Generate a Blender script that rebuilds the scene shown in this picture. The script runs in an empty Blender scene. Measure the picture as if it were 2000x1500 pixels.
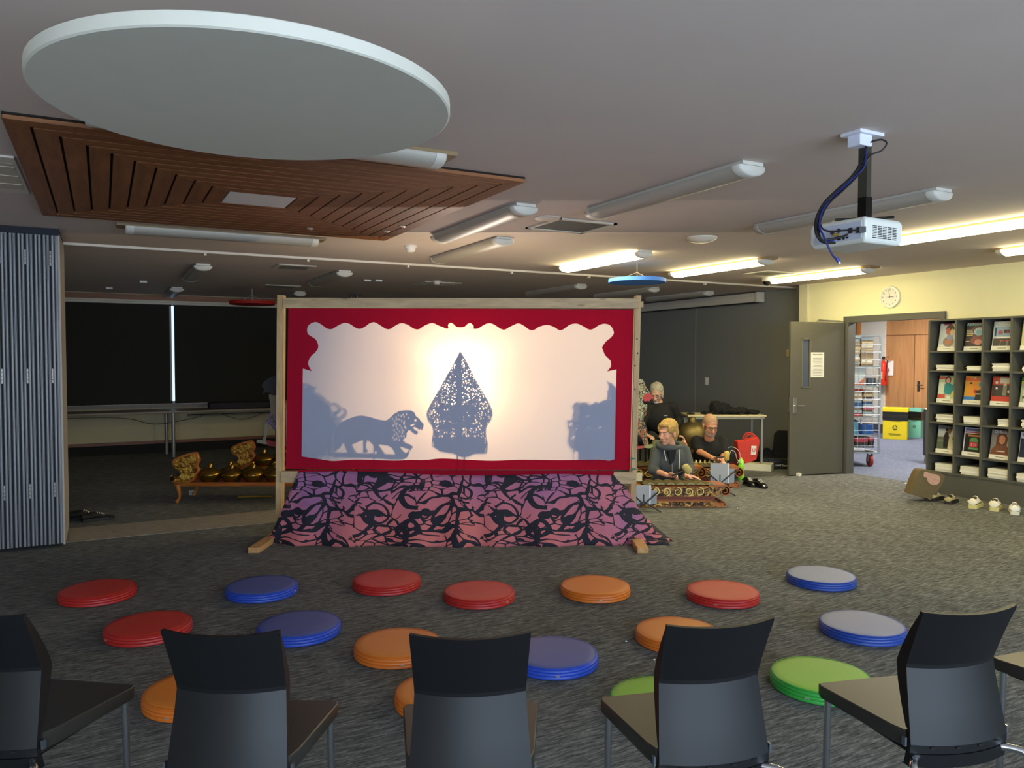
# light levels
DAY=(175,155,95); WORLD=1.6; TUBE=29.0; HALL=110.0; LAMP_A=20; FILL_FLOOD=112; FILL_UP=17; SCR_T=.56; SCR_R=.22; EXPO=0.18
import bpy, bmesh, math, random
from mathutils import Vector, Matrix, geometry
random.seed(7)
PI=math.pi
COL=bpy.context.scene.collection
SC=bpy.context.scene
# ---------------------------------------------------------------- camera frame
F=1502.0; HC=1.55; YAW=math.radians(-28.0); PT=math.atan(50/1502.0)
CAM=Vector((0,0,HC))
def ray(px,py):
    r=(px-1000)/F; u=(750-py)/F
    d=Vector((r, math.cos(PT)+u*math.sin(PT), -math.sin(PT)+u*math.cos(PT)))
    return Matrix.Rotation(YAW,3,'Z')@d
def PZ(px,py,z): d=ray(px,py); return CAM+d*((z-HC)/d.z)
def PX(px,py,x): d=ray(px,py); return CAM+d*(x/d.x)
def PY(px,py,y): d=ray(px,py); return CAM+d*(y/d.y)
HV=Vector((-math.sin(YAW),math.cos(YAW),0))
def PD(px,py,dep): d=ray(px,py); return CAM+d*(dep/d.dot(HV))
def CW(lat,dep,z=0): return Matrix.Rotation(YAW,3,'Z')@Vector((lat,dep,0))+Vector((0,0,z))
def inv_local(p,loc,rz): return Matrix.Rotation(-rz,3,'Z')@(Vector(p)-Vector(loc))
# ---------------------------------------------------------------- materials
def s2l(c): return c/12.92 if c<=0.04045 else ((c+0.055)/1.055)**2.4
def rgb(h):
    if isinstance(h,str):
        h=h.lstrip('#'); v=[int(h[i:i+2],16)/255 for i in (0,2,4)]
    else: v=[x/255 for x in h]
    return tuple(s2l(x) for x in v)+(1,)
_M={}
def nt(m):
    m.use_nodes=True; n=m.node_tree; return n,n.nodes['Principled BSDF'],n.nodes['Material Output']
def M(h,rough=.6,metal=0,spec=.5,noise=0,scale=60,emit=0,bump=0,coat=0):
    k=(str(h),rough,metal,spec,noise,scale,emit,bump,coat)
    if k in _M: return _M[k]
    m=bpy.data.materials.new('surface'); n,b,o=nt(m)
    c=rgb(h); b.inputs['Base Color'].default_value=c; b.inputs['Roughness'].default_value=rough
    b.inputs['Metallic'].default_value=metal; b.inputs['Specular IOR Level'].default_value=spec
    if coat: b.inputs['Coat Weight'].default_value=coat; b.inputs['Coat Roughness'].default_value=.15
    tc=n.nodes.new('ShaderNodeTexCoord'); nz=n.nodes.new('ShaderNodeTexNoise'); nz.inputs['Scale'].default_value=scale
    nz.inputs['Detail'].default_value=4
    n.links.new(tc.outputs['Object'],nz.inputs['Vector'])
    a=max(noise,.04)
    mx=n.nodes.new('ShaderNodeMix'); mx.data_type='RGBA'
    mx.inputs[6].default_value=tuple(x*(1-a) for x in c[:3])+(1,); mx.inputs[7].default_value=tuple(min(1,x*(1+a)) for x in c[:3])+(1,)
    n.links.new(nz.outputs['Fac'],mx.inputs[0]); n.links.new(mx.outputs[2],b.inputs['Base Color'])
    if bump:
        bp=n.nodes.new('ShaderNodeBump'); bp.inputs['Strength'].default_value=bump; bp.inputs['Distance'].default_value=.004
        n.links.new(nz.outputs['Fac'],bp.inputs['Height']); n.links.new(bp.outputs[0],b.inputs['Normal'])
    if emit:
        b.inputs['Emission Color'].default_value=c; b.inputs['Emission Strength'].default_value=emit
    _M[k]=m; return m
class G:   # tiny node-graph helper
    def __init__(s,name):
        s.m=bpy.data.materials.new(name); s.n,s.b,s.o=nt(s.m)
        s.tc=s.n.nodes.new('ShaderNodeTexCoord')
    def N(s,t,**k):
        x=s.n.nodes.new('ShaderNode'+t)
        for a,v in k.items():
            if a[0]=='_': x.inputs[int(a[1:])].default_value=v
            else:
                try: setattr(x,a,v)
                except Exception: pass
        return x
    def L(s,a,b): s.n.links.new(a,b)
    def mp(s,scale=(1,1,1),rot=(0,0,0),src='Object',vec=None):
        m=s.N('Mapping'); m.inputs['Scale'].default_value=scale; m.inputs['Rotation'].default_value=rot
        s.L(vec or s.tc.outputs[src],m.inputs[0]); return m.outputs[0]
    def noise(s,vec,scale,detail=3,rough=.5,dist=0):
        x=s.N('TexNoise'); x.inputs['Scale'].default_value=scale; x.inputs['Detail'].default_value=detail
        x.inputs['Roughness'].default_value=rough; x.inputs['Distortion'].default_value=dist; s.L(vec,x.inputs['Vector']); return x
    def ramp(s,fac,stops):
        r=s.N('ValToRGB'); e=r.color_ramp.elements
        while len(e)<len(stops): e.new(.5)
        for q,(p,c) in zip(e,stops): q.position=p; q.color=rgb(c) if isinstance(c,(str,tuple)) and not isinstance(c,float) else (c,c,c,1)
        s.L(fac,r.inputs[0]); return r.outputs[0]
    def math(s,op,a,b=None,clamp=False):
        x=s.N('Math',operation=op); x.use_clamp=clamp
        for i,v in enumerate((a,b)):
            if v is None: continue
            if isinstance(v,(int,float)): x.inputs[i].default_value=v
            else: s.L(v,x.inputs[i])
        return x.outputs[0]
    def mix(s,f,a,b):
        x=s.N('Mix',data_type='RGBA')
        for i,v in ((0,f),(6,a),(7,b)):
            if isinstance(v,(int,float)): x.inputs[i].default_value=v
            elif isinstance(v,str): x.inputs[i].default_value=rgb(v)
            else: s.L(v,x.inputs[i])
        return x.outputs[2]
    def bump(s,h,st=.3,d=.01):
        x=s.N('Bump'); x.inputs['Strength'].default_value=st; x.inputs['Distance'].default_value=d
        s.L(h,x.inputs['Height']); s.L(x.outputs[0],s.b.inputs['Normal'])
    def p(s,rough=None,metal=None,col=None,coat=None):
        if rough is not None: s.b.inputs['Roughness'].default_value=rough
        if metal is not None: s.b.inputs['Metallic'].default_value=metal
        if coat: s.b.inputs['Coat Weight'].default_value=coat
        if col is not None: s.L(col,s.b.inputs['Base Color'])
        return s.m
def mat_carpet(name,c1,c2,c3):
    g=G(name); v=g.mp((3.2,26,1)); a=g.noise(v,2.6,6,.75,.25)
    v2=g.mp((9,160,1)); b=g.noise(v2,1.4,3,.7)
    v3=g.mp((1,1,1)); w=g.noise(v3,.9,2)
    f=g.math('ADD',g.math('MULTIPLY',a.outputs['Fac'],.62),g.math('MULTIPLY',b.outputs['Fac'],.30))
    f=g.math('ADD',f,g.math('MULTIPLY',w.outputs['Fac'],.08))
    col=g.ramp(f,[(.40,c1),(.50,c2),(.60,c3)])
    g.bump(f,.5,.006); return g.p(.95,0,col)
def mat_wood(name,c1,c2,rough=.35,sc=(1,14,14),coat=0,s=3,knots=False):
    g=G(name); v=g.mp(sc); a=g.noise(v,s,5,.6,.6)
    col=g.ramp(a.outputs['Fac'],[(.3,c1),(.7,c2)])
    if knots:
        k=g.N('TexVoronoi'); k.inputs['Scale'].default_value=1.0; g.L(g.mp((2.6,9,9)),k.inputs['Vector'])
        kr=g.ramp(k.outputs['Distance'],[(.06,1.0),(.16,0.0)]); col=g.mix(kr,col,'5a3c22')
    g.bump(a.outputs['Fac'],.12,.002); return g.p(rough,0,col,coat)
def mat_cloth(name,h,transl,trc=None,wr=0):
    g=G(name); n=g.n
    d=g.N('BsdfDiffuse'); d.inputs[0].default_value=rgb(h)
    t=g.N('BsdfTranslucent'); t.inputs[0].default_value=rgb(trc or h)
    mx=g.N('MixShader'); mx.inputs[0].default_value=transl
    v=g.mp((1,1,.25)); a=g.noise(v,7,3)
    bp=g.N('Bump'); bp.inputs['Strength'].default_value=.25+wr; bp.inputs['Distance'].default_value=.02; g.L(a.outputs['Fac'],bp.inputs['Height'])
    g.L(bp.outputs[0],d.inputs['Normal'])
    g.L(d.outputs[0],mx.inputs[1]); g.L(t.outputs[0],mx.inputs[2]); g.L(mx.outputs[0],g.o.inputs[0]); return g.m
# ---------------------------------------------------------------- mesh builder
class B:
    def __init__(s): s.bm=bmesh.new(); s.m=Matrix(); s.mi=0
    def _t(s,vs,m=None):
        mm=s.m if m is None else s.m@m
        for v in vs: v.co=mm@v.co
    def _f(s,fs):
        for f in fs: f.material_index=s.mi
    def box(s,c,d,rz=0,m=None):
        r=bmesh.ops.create_cube(s.bm,size=1); vs=r['verts']
        T=Matrix.Translation(Vector(c))@Matrix.Rotation(rz,4,'Z')@Matrix.Diagonal((d[0],d[1],d[2],1))
        if m is not None: T=m@T
        s._t(vs,T); s._f({f for v in vs for f in v.link_faces}); return s
    def b2(s,a,b):
        return s.box([(a[i]+b[i])/2 for i in range(3)],[abs(b[i]-a[i]) for i in range(3)])
    def hexa(s,pts):
        vs=[s.bm.verts.new(Vector(p)) for p in pts]; s._t(vs)
        for q in ((0,3,2,1),(4,5,6,7),(0,1,5,4),(1,2,6,5),(2,3,7,6),(3,0,4,7)):
            try: f=s.bm.faces.new([vs[i] for i in q]); f.material_index=s.mi
            except ValueError: pass
        return s
    def rings(s,rings,close=True,cap=True):
        R=[]
        for r in rings:
            vs=[s.bm.verts.new(Vector(p)) for p in r]; s._t(vs); R.append(vs)
        n=len(R[0])
        for a,b in zip(R,R[1:]):
            for i in range(n if close else n-1):
                j=(i+1)%n
                f=s.bm.faces.new((a[i],a[j],b[j],b[i])); f.material_index=s.mi
        if cap and close:
            for q in (R[0][::-1],R[-1]):
                try: f=s.bm.faces.new(q); f.material_index=s.mi
                except ValueError: pass
        return s
    def lathe(s,prof,n=24,c=(0,0,0),m=None,cap=True):
        c=Vector(c); rs=[]
        for r,z in prof:
            ring=[Vector((c.x+max(r,1e-4)*math.cos(2*PI*i/n),c.y+max(r,1e-4)*math.sin(2*PI*i/n),c.z+z)) for i in range(n)]
            if m is not None: ring=[m@p for p in ring]
            rs.append(ring)
        return s.rings(rs,True,cap)
    def cyl(s,a,b,r,n=16,r2=None):
        return s.tube([a,b],r,n,r2)
    def tube(s,pts,r,n=8,r2=None,flat=None):
        pts=[Vector(p) for p in pts]; L=len(pts)
        rings=[]; up=None
        for i,p in enumerate(pts):
            t=(pts[min(i+1,L-1)]-pts[max(i-1,0)])
            if t.length<1e-9: t=Vector((0,0,1))
            t.normalize()
            if up is None:
                up=Vector((0,0,1)) if abs(t.z)<.9 else Vector((0,1,0))
            x=t.cross(up)
            if x.length<1e-6: x=t.cross(Vector((1,0,0)))
            x.normalize(); y=x.cross(t).normalized(); up=y
            rr=r[i] if isinstance(r,(list,tuple)) else (r if r2 is None else r+(r2-r)*i/(L-1))
            fy=flat or 1
            rings.append([p+x*rr*math.cos(2*PI*k/n)+y*rr*fy*math.sin(2*PI*k/n) for k in range(n)])
        return s.rings(rings)
    def ball(s,c,r,u=12,v=8,m=None):
        if not isinstance(r,(tuple,list)): r=(r,r,r)
        q=bmesh.ops.create_uvsphere(s.bm,u_segments=u,v_segments=v,radius=1)['verts']
        T=Matrix.Translation(Vector(c))@(m.to_4x4() if m is not None else Matrix())@Matrix.Diagonal((r[0],r[1],r[2],1))
        s._t(q,T); s._f({f for w in q for f in w.link_faces}); return s
    def caps(s,a,b,ra,rb,n=12):   # tapered capsule
        s.tube([a,b],[ra,rb],n); s.ball(a,ra,n,8); s.ball(b,rb,n,8); return s
    def plate(s,loops,y0,y1,ax='xz'):   # polygon(s) with holes, extruded between y0 and y1; coords (x,z)
        if not isinstance(loops[0][0],(tuple,list)): loops=[loops]
        P=[p for l in loops for p in l]
        if len(loops)>2:
            tb=bmesh.new(); ids=[]; es=[]
            for l in loops:
                vs=[tb.verts.new((p[0],p[1],0)) for p in l]; es+=[tb.edges.new((vs[i],vs[(i+1)%len(vs)])) for i in range(len(vs))]
            tb.verts.index_update(); bmesh.ops.triangle_fill(tb,use_beauty=True,edges=es,normal=(0,0,1)); tr=[[v.index for v in f.verts] for f in tb.faces]; tb.free()
        else: tr=geometry.tessellate_polygon([[Vector((p[0],p[1],0)) for p in l] for l in loops])
        def mk(p,y):
            if ax=='xz': return Vector((p[0],y,p[1]))
            if ax=='xy': return Vector((p[0],p[1],y))
            return Vector((y,p[0],p[1]))
        A=[s.bm.verts.new(mk(p,y0)) for p in P]; Bv=[s.bm.verts.new(mk(p,y1)) for p in P]
        s._t(A+Bv)
        for t in tr:
            for V in ([A[i] for i in t],[Bv[i] for i in reversed(t)]):
                try: f=s.bm.faces.new(V); f.material_index=s.mi
                except ValueError: pass
        k=0
        for l in loops:
            n=len(l)
            for i in range(n):
                j=(i+1)%n
                try: f=s.bm.faces.new((A[k+i],A[k+j],Bv[k+j],Bv[k+i])); f.material_index=s.mi
                except ValueError: pass
            k+=n
        return s
    def sheet(s,loops,y0):   # single thin cloth sheet
        if not isinstance(loops[0][0],(tuple,list)): loops=[loops]
        P=[p for l in loops for p in l]
        tr=geometry.tessellate_polygon([[Vector((p[0],p[1],0)) for p in l] for l in loops])
        A=[s.bm.verts.new(Vector((p[0],y0,p[1]))) for p in P]; s._t(A)
        for t in tr:
            try: s.bm.faces.new([A[i] for i in t])
            except ValueError: pass
        return s
    def text(s,t,size,m,depth=.0006):
        cu=bpy.data.curves.new('t','FONT'); cu.body=t; cu.size=size; cu.extrude=depth; cu.offset=size*.018; cu.align_x='CENTER'; cu.align_y='CENTER'; cu.resolution_u=2
        o=bpy.data.objects.new('t',cu); COL.objects.link(o); bpy.context.view_layer.update()
        me=bpy.data.meshes.new_from_object(o.evaluated_get(bpy.context.evaluated_depsgraph_get()))
        n0=len(s.bm.verts); nf=len(s.bm.faces); s.bm.from_mesh(me); s.bm.verts.ensure_lookup_table(); s.bm.faces.ensure_lookup_table()
        s._t(s.bm.verts[n0:],m); s._f(s.bm.faces[nf:])
        bpy.data.objects.remove(o); bpy.data.curves.remove(cu); bpy.data.meshes.remove(me); return s
    def build(s,name,mats,parent=None,loc=(0,0,0),rz=0,bevel=0,smooth=False,sub=0,ang=40):
        bmesh.ops.recalc_face_normals(s.bm,faces=s.bm.faces[:])
        me=bpy.data.meshes.new(name); s.bm.to_mesh(me); s.bm.free()
        for m in (mats if isinstance(mats,(list,tuple)) else [mats]): me.materials.append(m)
        if smooth:
            me.polygons.foreach_set('use_smooth',[True]*len(me.polygons))
            try: me.set_sharp_from_angle(angle=math.radians(ang))
            except Exception: pass
        o=bpy.data.objects.new(name,me); COL.objects.link(o)
        if parent is not None: o.parent=parent
        o.location=loc; o.rotation_euler=(0,0,rz)
        if bevel:
            b=o.modifiers.new('b','BEVEL'); b.width=bevel; b.segments=2; b.limit_method='ANGLE'
        if sub:
            b=o.modifiers.new('s','SUBSURF'); b.levels=sub; b.render_levels=sub
        return o
def tag(o,label,cat,group=None,kind=None):
    o['label']=label; o['category']=cat
    if group: o['group']=group
    if kind: o['kind']=kind
    return o
def thing(name,label,cat,loc=(0,0,0),rz=0,group=None):
    o=bpy.data.objects.new(name,None); COL.objects.link(o); o.location=loc; o.rotation_euler=(0,0,rz); o.empty_display_size=.1
    return tag(o,label,cat,group)
def struct(name,b,mats,parent=None,**k):
    o=b.build(name,mats,parent,**k)
    if parent is None: o['kind']='structure'
    return o
def kids(o): return [c for c in bpy.data.objects if c.parent is o]
def copy_tree(o,parent=None):
    c=o.copy(); COL.objects.link(c)
    if parent is not None: c.parent=parent
    for k in kids(o): copy_tree(k,c)
    return c
def smooth_loop(pts,sub=4,closed=False,sharp=()):
    out=[]; n=len(pts)
    rng=range(n) if closed else range(n-1)
    for i in rng:
        p1=pts[i]; p2=pts[(i+1)%n]
        p0=pts[i-1] if (closed or i>0) else p1
        p3=pts[(i+2)%n] if (closed or i+2<n) else p2
        if i in sharp: p0=p1
        if (i+1)%n in sharp: p3=p2
        for k in range(sub):
            t=k/sub
            out.append(tuple(.5*((2*p1[a])+(-p0[a]+p2[a])*t+(2*p0[a]-5*p1[a]+4*p2[a]-p3[a])*t*t+(-p0[a]+3*p1[a]-3*p2[a]+p3[a])*t**3) for a in range(len(p1))))
    if not closed: out.append(tuple(pts[-1]))
    return out
# ================================================================= ROOM
XR=8.82; XG=9.12; YF=13.9; ZC=2.6; YT=8.1; YB=-3.2; XL=-2.6
MC_CEIL=M('#d3c4bb',.92,noise=.03,scale=3)
CARPET=mat_carpet('carpet','2a2b2b','595b59','898c88')
CARPET2=mat_carpet('carpet_light','72695f','8b8378','a2988b')
HALLC=mat_carpet('carpet_hall','50586c','68718a','828ca4')
CREAM=M('#e6e0b4',.85,noise=.03,scale=4)
WHITEP=M('#e8e8e4',.6)
DARKF=M('#4f4c42',.5,noise=.05,scale=30)
b=B(); b.b2((XL-.1,YB-.1,-.1),(XR+.1,YF+.1,0)); struct('floor',b,CARPET)
b=B(); b.b2((XL,7.43,0),(2.2,8.03,.004)); struct('trim_1',b,CARPET2)
b=B(); b.b2((XR+.1,3,-.1),(14.5,13.2,-.0)); struct('floor',b,HALLC)
b=B(); b.b2((XL-.1,YB-.1,ZC),(14.5,YF+.1,ZC+.1)); struct('ceiling',b,MC_CEIL)
# ceiling track along the folding wall
tr=B(); tr.b2((XL,YT-.03,ZC-.022),(XG,YT+.03,ZC+.001))
for x in (.9,1.9,3.0,4.3,5.4,6.3,7.3): tr.b2((x-.012,YT-.02,ZC-.045),(x+.012,YT+.02,ZC-.02))
tag(tr.build('ceiling_track',M('#d9cfc0',.5)),'white ceiling track running across the room above the shadow screen','track')
# right wall with door opening (Y 5.70..6.93, z<2.04)
b=B(); b.b2((XR,7.04,0),(XR+.10,7.86,ZC)); b.b2((XR,YB,0),(XR+.10,5.66,ZC)); b.b2((XR,5.66,2.06),(XR+.10,7.04,ZC))
struct('wall_right',b,CREAM)
b=B(); b.b2((XR-.03,7.66,0),(XR+.14,7.80,ZC)); struct('trim_2',b,M('#d8d2ae',.6))
b=B(); b.b2((XR-.02,7.80,0),(XR+.14,7.86,ZC)); struct('trim_3',b,M('#55514a',.5))
# grey fabric wall of back zone
g=G('grey_fabric'); v=g.mp((1,1,1)); a=g.noise(v,260,2); q=g.noise(v,1.2,2)
GREYW=g.p(.95,0,g.mix(a.outputs['Fac'],'6f706e','93948f')); g.bump(a.outputs['Fac'],.2,.002)
b=B(); b.b2((XG,7.80,0),(XG+.1,YF,ZC)); b.b2((XR+.10,7.80,0),(XG+.01,7.86,ZC)); struct('wall_right_back',b,GREYW)
b=B(); b.b2((XG-.006,10.33,0),(XG+.001,10.35,ZC)); struct('trim_4',b,M('#9a9a92',.5))
# far wall: window band z .80..2.42
wins=[(-2.35,-.60),(-.52,.965),(.985,2.75),(2.83,4.5),(4.58,6.3),(6.38,8.9)]
b=B(); b.b2((XL,YF,.16),(XG+.1,YF+.15,.80)); b.b2((XL,YF,2.46),(XG+.1,YF+.15,ZC)); b.b2((XL,YF+.08,0),(XG+.1,YF+.15,.16))
for x0,x1 in [(XL,-2.35)]+[(wins[i][1],wins[i+1][0]) for i in range(5)]+[(8.9,XG+.1)]:
    b.b2((x0,YF+.04,.8),(x1,YF+.15,2.46))
struct('wall_far',b,M('#c6bb98',.85))
b=B(); b.b2((XL,YF-.015,.15),(XG,YF+.02,.20)); struct('trim_5',b,mat_wood('trimwood','6b3d22','8a5230',.45,(1,12,12)))
b=B(); b.b2((XL,YF+.01,0),(XG,YF+.08,.15)); struct('baseboard_far',b,M('#141312',.8))
b=B(); b.b2((XL,YF-.05,2.50),(XG,YF,2.585)); struct('trim_6',b,mat_wood('headwood','7a4a26','9a6236',.5,(1,12,12)))
b=B(); b.b2((XL,YF-.02,2.44),(XG,YF+.0,2.50)); struct('trim_7',b,M('#cfc8b8',.6))
b=B(); b.b2((XL,YF-.10,.745),(XG,YF+.02,.80)); struct('trim_8',b,M('#77716a',.5))
GL=bpy.data.materials.new('window_glass'); n,bs,o=nt(GL); bs.inputs['Transmission Weight'].default_value=1; bs.inputs['Roughness'].default_value=0; bs.inputs['IOR'].default_value=1.0; bs.inputs['Base Color'].default_value=(.9,.95,1,1)
BLIND=M('#26251f',.9,noise=.15,scale=140)
for i,(x0,x1) in enumerate(wins):
    f=B(); f.b2((x0,YF+.06,.8),(x0+.03,YF+.1,2.46)); f.b2((x1-.03,YF+.06,.8),(x1,YF+.1,2.46)); f.b2((x0,YF+.06,.8),(x1,YF+.1,.84)); f.b2((x0,YF+.06,2.42),(x1,YF+.1,2.46))
    w=struct('window_%d'%(i+1),f,M('#8d8d88',.4))
    p=B(); p.b2((x0+.03,YF+.078,.84),(x1-.03,YF+.082,2.42)); p.build('pane',GL,w)
    bl=B(); bx0=x0-.02 if i!=2 else 1.048; bx1=x1+.015
    bl.b2((bx0,YF-.012,.80),(bx1,YF-.008,2.44)); 
    names=['far left of the row','left of the bright gap','right of the bright gap','behind the left half of the shadow screen','behind the middle of the shadow screen','behind the right half of the shadow screen']
    t=tag(bl.build('roller_blind',BLIND),'black roller blind pulled down over window, '+names[i],'blind','black roller blinds on the far wall')
    r=B(); r.b2((bx0,YF-.022,.785),(bx1,YF-.003,.803)); r.build('bottom_rail',M('#b9b5aa',.4,.5),t)
    r=B(); r.cyl((bx0,YF-.012,2.455),(bx1,YF-.012,2.455),.022,12); r.build('roller_tube',M('#d8d4c8',.5),t)
# left wall + back wall behind the viewer with daylight windows
WALLC=M('#cfc9bd',.85)
b=B(); b.b2((XL-.12,YB,0),(XL,YF,ZC)); struct('wall_left',b,WALLC)
b=B(); bw=[(-2.2,.4),(.7,3.3),(3.6,6.2)]
b.b2((XL,YB-.12,0),(XR,YB,.7)); b.b2((XL,YB-.12,2.3),(XR,YB,ZC))
for x0,x1 in [(XL,-2.2),(.4,.7),(3.3,3.6),(6.2,XR)]: b.b2((x0,YB-.12,.7),(x1,YB,2.3))
struct('wall_behind',b,WALLC)
for i,(x0,x1) in enumerate(bw):
    f=B(); f.b2((x0,YB-.08,.7),(x0+.05,YB-.03,2.3)); f.b2((x1-.05,YB-.08,.7),(x1,YB-.03,2.3)); f.b2((x0,YB-.08,.7),(x1,YB-.03,.75)); f.b2((x0,YB-.08,2.25),(x1,YB-.03,2.3)); f.b2(((x0+x1)/2-.02,YB-.08,.7),((x0+x1)/2+.02,YB-.03,2.3))
    struct('window_%d'%(i+7),f,M('#dddddd',.4))
    l=bpy.data.lights.new('daylight','AREA'); l.shape='RECTANGLE'; l.size=x1-x0; l.size_y=1.6
    l.energy=DAY[i]; l.color=(.66,.81,1.0)
    lo=bpy.data.objects.new('daylight',l); COL.objects.link(lo); lo.location=((x0+x1)/2,YB+.02,1.5); lo.rotation_euler=(PI/2,0,0)
W=bpy.data.worlds.new('world'); SC.world=W; W.use_nodes=True
bg=W.node_tree.nodes['Background']; bg.inputs[0].default_value=(.55,.75,1,1); bg.inputs[1].default_value=WORLD
# ================================================================= HALLWAY beyond the door
b=B(); b.b2((14.3,9.0,0),(14.4,10.42,ZC)); b2=b
struct('wall_hall_timber',b,mat_wood('hallwood','a8794f','c29263',.45,(14,14,1),0,1.5))
b=B(); b.b2((14.29,9.0,2.015),(14.301,10.42,2.03)); b.b2((14.29,9.78,0),(14.301,9.79,2.02)); struct('trim_9',b,M('#7d5535',.6))
g=G('white_brick'); br=g.N('TexBrick'); g.L(g.mp((1,1,1),(PI/2,0,PI/2)),br.inputs[0]); br.inputs['Color1'].default_value=rgb('f2f2ee'); br.inputs['Color2'].default_value=rgb('ecece8'); br.inputs['Mortar'].default_value=rgb('d2d2cc'); br.inputs['Scale'].default_value=3.0
BRICK=g.p(.7,0,br.outputs['Color']); 
b=B(); b.b2((14.25,10.42,0),(14.4,11.4,ZC)); struct('wall_hall_brick',b,BRICK)
b=B(); b.b2((14.22,10.42,0),(14.26,11.4,.18)); struct('baseboard_hall',b,M('#4a4a4e',.6))
b=B(); b.b2((14.25,11.4,0),(14.4,13.2,ZC)); struct('wall_hall_end',b,M('#dcdcd6',.7))
b=B(); b.b2((XG+.1,13.1,0),(14.4,13.2,ZC)); b.b2((XR+.12,3.0,0),(14.4,3.1,ZC)); b.b2((14.3,3.0,0),(14.4,9.0,ZC)); struct('wall_hall_side',b,M('#dcdcd6',.7))
# window/timber frame seen over the cage
wf=B(); wf.b2((14.2,11.42,1.0),(14.26,11.5,2.3)); wf.b2((14.2,10.98,1.6),(14.25,11.06,2.5))
struct('trim_10',wf,mat_wood('orangewood','b06f35','c98a4a',.45))
wf=B(); wf.b2((14.21,11.08,1.98),(14.24,11.42,2.5)); struct('window_10',wf,M('#5b6670',.2))
for (x,y) in ((10.3,6.4),(12.6,9.2)):
    l=thing('hall_ceiling_light','white hallway ceiling light beyond the open door, '+('nearer the doorway' if x<12 else 'nearer the timber doors'),'light',(x,y,2.6))
    q=B(); q.b2((-.15,-.6,-.03),(.15,.6,0)); q.build('housing',WHITEP,l)
    q=B(); q.b2((-.12,-.56,-.05),(.12,.56,-.03)); q.build('diffuser',M('#fff6ea',.5,emit=HALL),l)
# hall handle on timber door
hd=thing('lever_handle','small metal lever handle on timber door in the hallway','handle',(14.29,9.68,1.0))
q=B(); q.box((-.005,0,0),(.01,.05,.2)); q.build('plate',M('#777066',.35,.9),hd)
q=B(); q.tube([(-.01,0,.02),(-.06,0,.02),(-.06,-.12,.02)],.01); q.build('lever',M('#777066',.35,.9),hd)
n_=B(); n_.box((14.28,10.33,1.35),(.004,.2,.3)); nn=tag(n_.build('notice',M('#f2f2f2',.8)),'white notice on timber panel beside fire extinguisher in hallway','notice')
# ================================================================= DOOR
DK=M('#5d5a4d',.45,noise=.06,scale=25); DKF=M('#56544c',.5,noise=.05,scale=25)
b=B(); b.b2((XR-.03,6.97,0),(XR+.11,7.05,2.03)); b.b2((XR-.03,5.64,0),(XR+.11,5.70,2.03)); b.b2((XR-.031,5.64,2.03),(XR+.111,7.05,2.11))
struct('trim_11',b,DKF)
p0=Vector((8.775,7.035,0)); p1=Vector((7.95,7.20,0)); dv=(p1-p0); L=dv.length; ang=math.atan2(dv.y,dv.x)
dr=bpy.data.objects.new('door_1',None); COL.objects.link(dr); dr.location=p0; dr.rotation_euler=(0,0,ang); dr['kind']='structure'
# local: x 0..L along leaf, visible face is +y side? (towards viewer = y>0 after rot ~164deg)
def rect(x0,x1,z0,z1): return [(x0,z0),(x1,z0),(x1,z1),(x0,z1)]
q=B(); q.plate([rect(0,L,.012,2.03),rect(L-.29,L-.19,1.18,1.80)],-.02,.02); leaf=q.build('leaf',DK,dr,bevel=.003)
q=B(); 
for a in (rect(L-.31,L-.29,1.16,1.82),rect(L-.19,L-.17,1.16,1.82),rect(L-.31,L-.17,1.80,1.82),rect(L-.31,L-.17,1.16,1.18)): q.plate(a,-.026,.026)
q.build('glazing_bead',M('#6a6555',.5),dr)
q=B(); q.b2((L-.29,-.003,1.18),(L-.19,.003,1.80)); q.build('glass_panel',M('#566070',.1,spec=.8),dr)
q=B(); q.box((L-.075,.022,.93),(.05,.01,.2)); h=q.build('handle_plate',M('#c9c5b8',.3,.9),dr,bevel=.002)
q=B(); q.tube([(L-.075,.024,.93),(L-.075,.07,.93),(L-.19,.07,.93)],.010); q.build('lever',M('#d9d5c8',.25,.95),h,smooth=True)
q=B(); q.box((L+.003,0,.95),(.008,.028,.2)); q.mi=0; q.build('latch_plate',M('#b5b0a4',.35,.9),dr)
q=B(); q.b2((0.0,-.012,2.035),(.0+.42,.012,2.05)); q.tube([(.05,.0,2.05),(.42,.03,2.06)],.008); q.build('closer_arm',M('#b5b29c',.35,.8),dr)
# notice on door
nt_=thing('fire_notice','white printed fire action notice taped to the grey door leaf','notice',(0,0,0)); mt=Matrix.Translation(p0)@Matrix.Rotation(ang,4,'Z')
nt_.matrix_world=mt
q=B(); q.b2((L-.52,.021,1.30),(L-.315,.0225,1.63)); q.build('paper',M('#e9e6d3',.8),nt_)
q=B(); q.text('FIRE ACTION',.026,Matrix.Translation((L-.418,.0232,1.60))@Matrix.Rotation(PI,4,'Z')@Matrix.Rotation(PI/2,4,'X')); 
random.seed(3)
for z in (1.565,1.55,1.535,1.51,1.495,1.475,1.455,1.44,1.42,1.40,1.385,1.36,1.345,1.325):
    wd=random.uniform(.06,.085); q.b2((L-.418-wd,.0226,z),(L-.418+wd,.0230,z+.004))
q.build('print',M('#5d5a55',.8),nt_)
st=B(); st.box((8.07,7.13,.02),(.05,.05,.04)); tag(st.build('door_stop',M('#e4e0cc',.6),bevel=.004),'small white plastic door stop at the foot of the open grey door','door stop')
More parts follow.
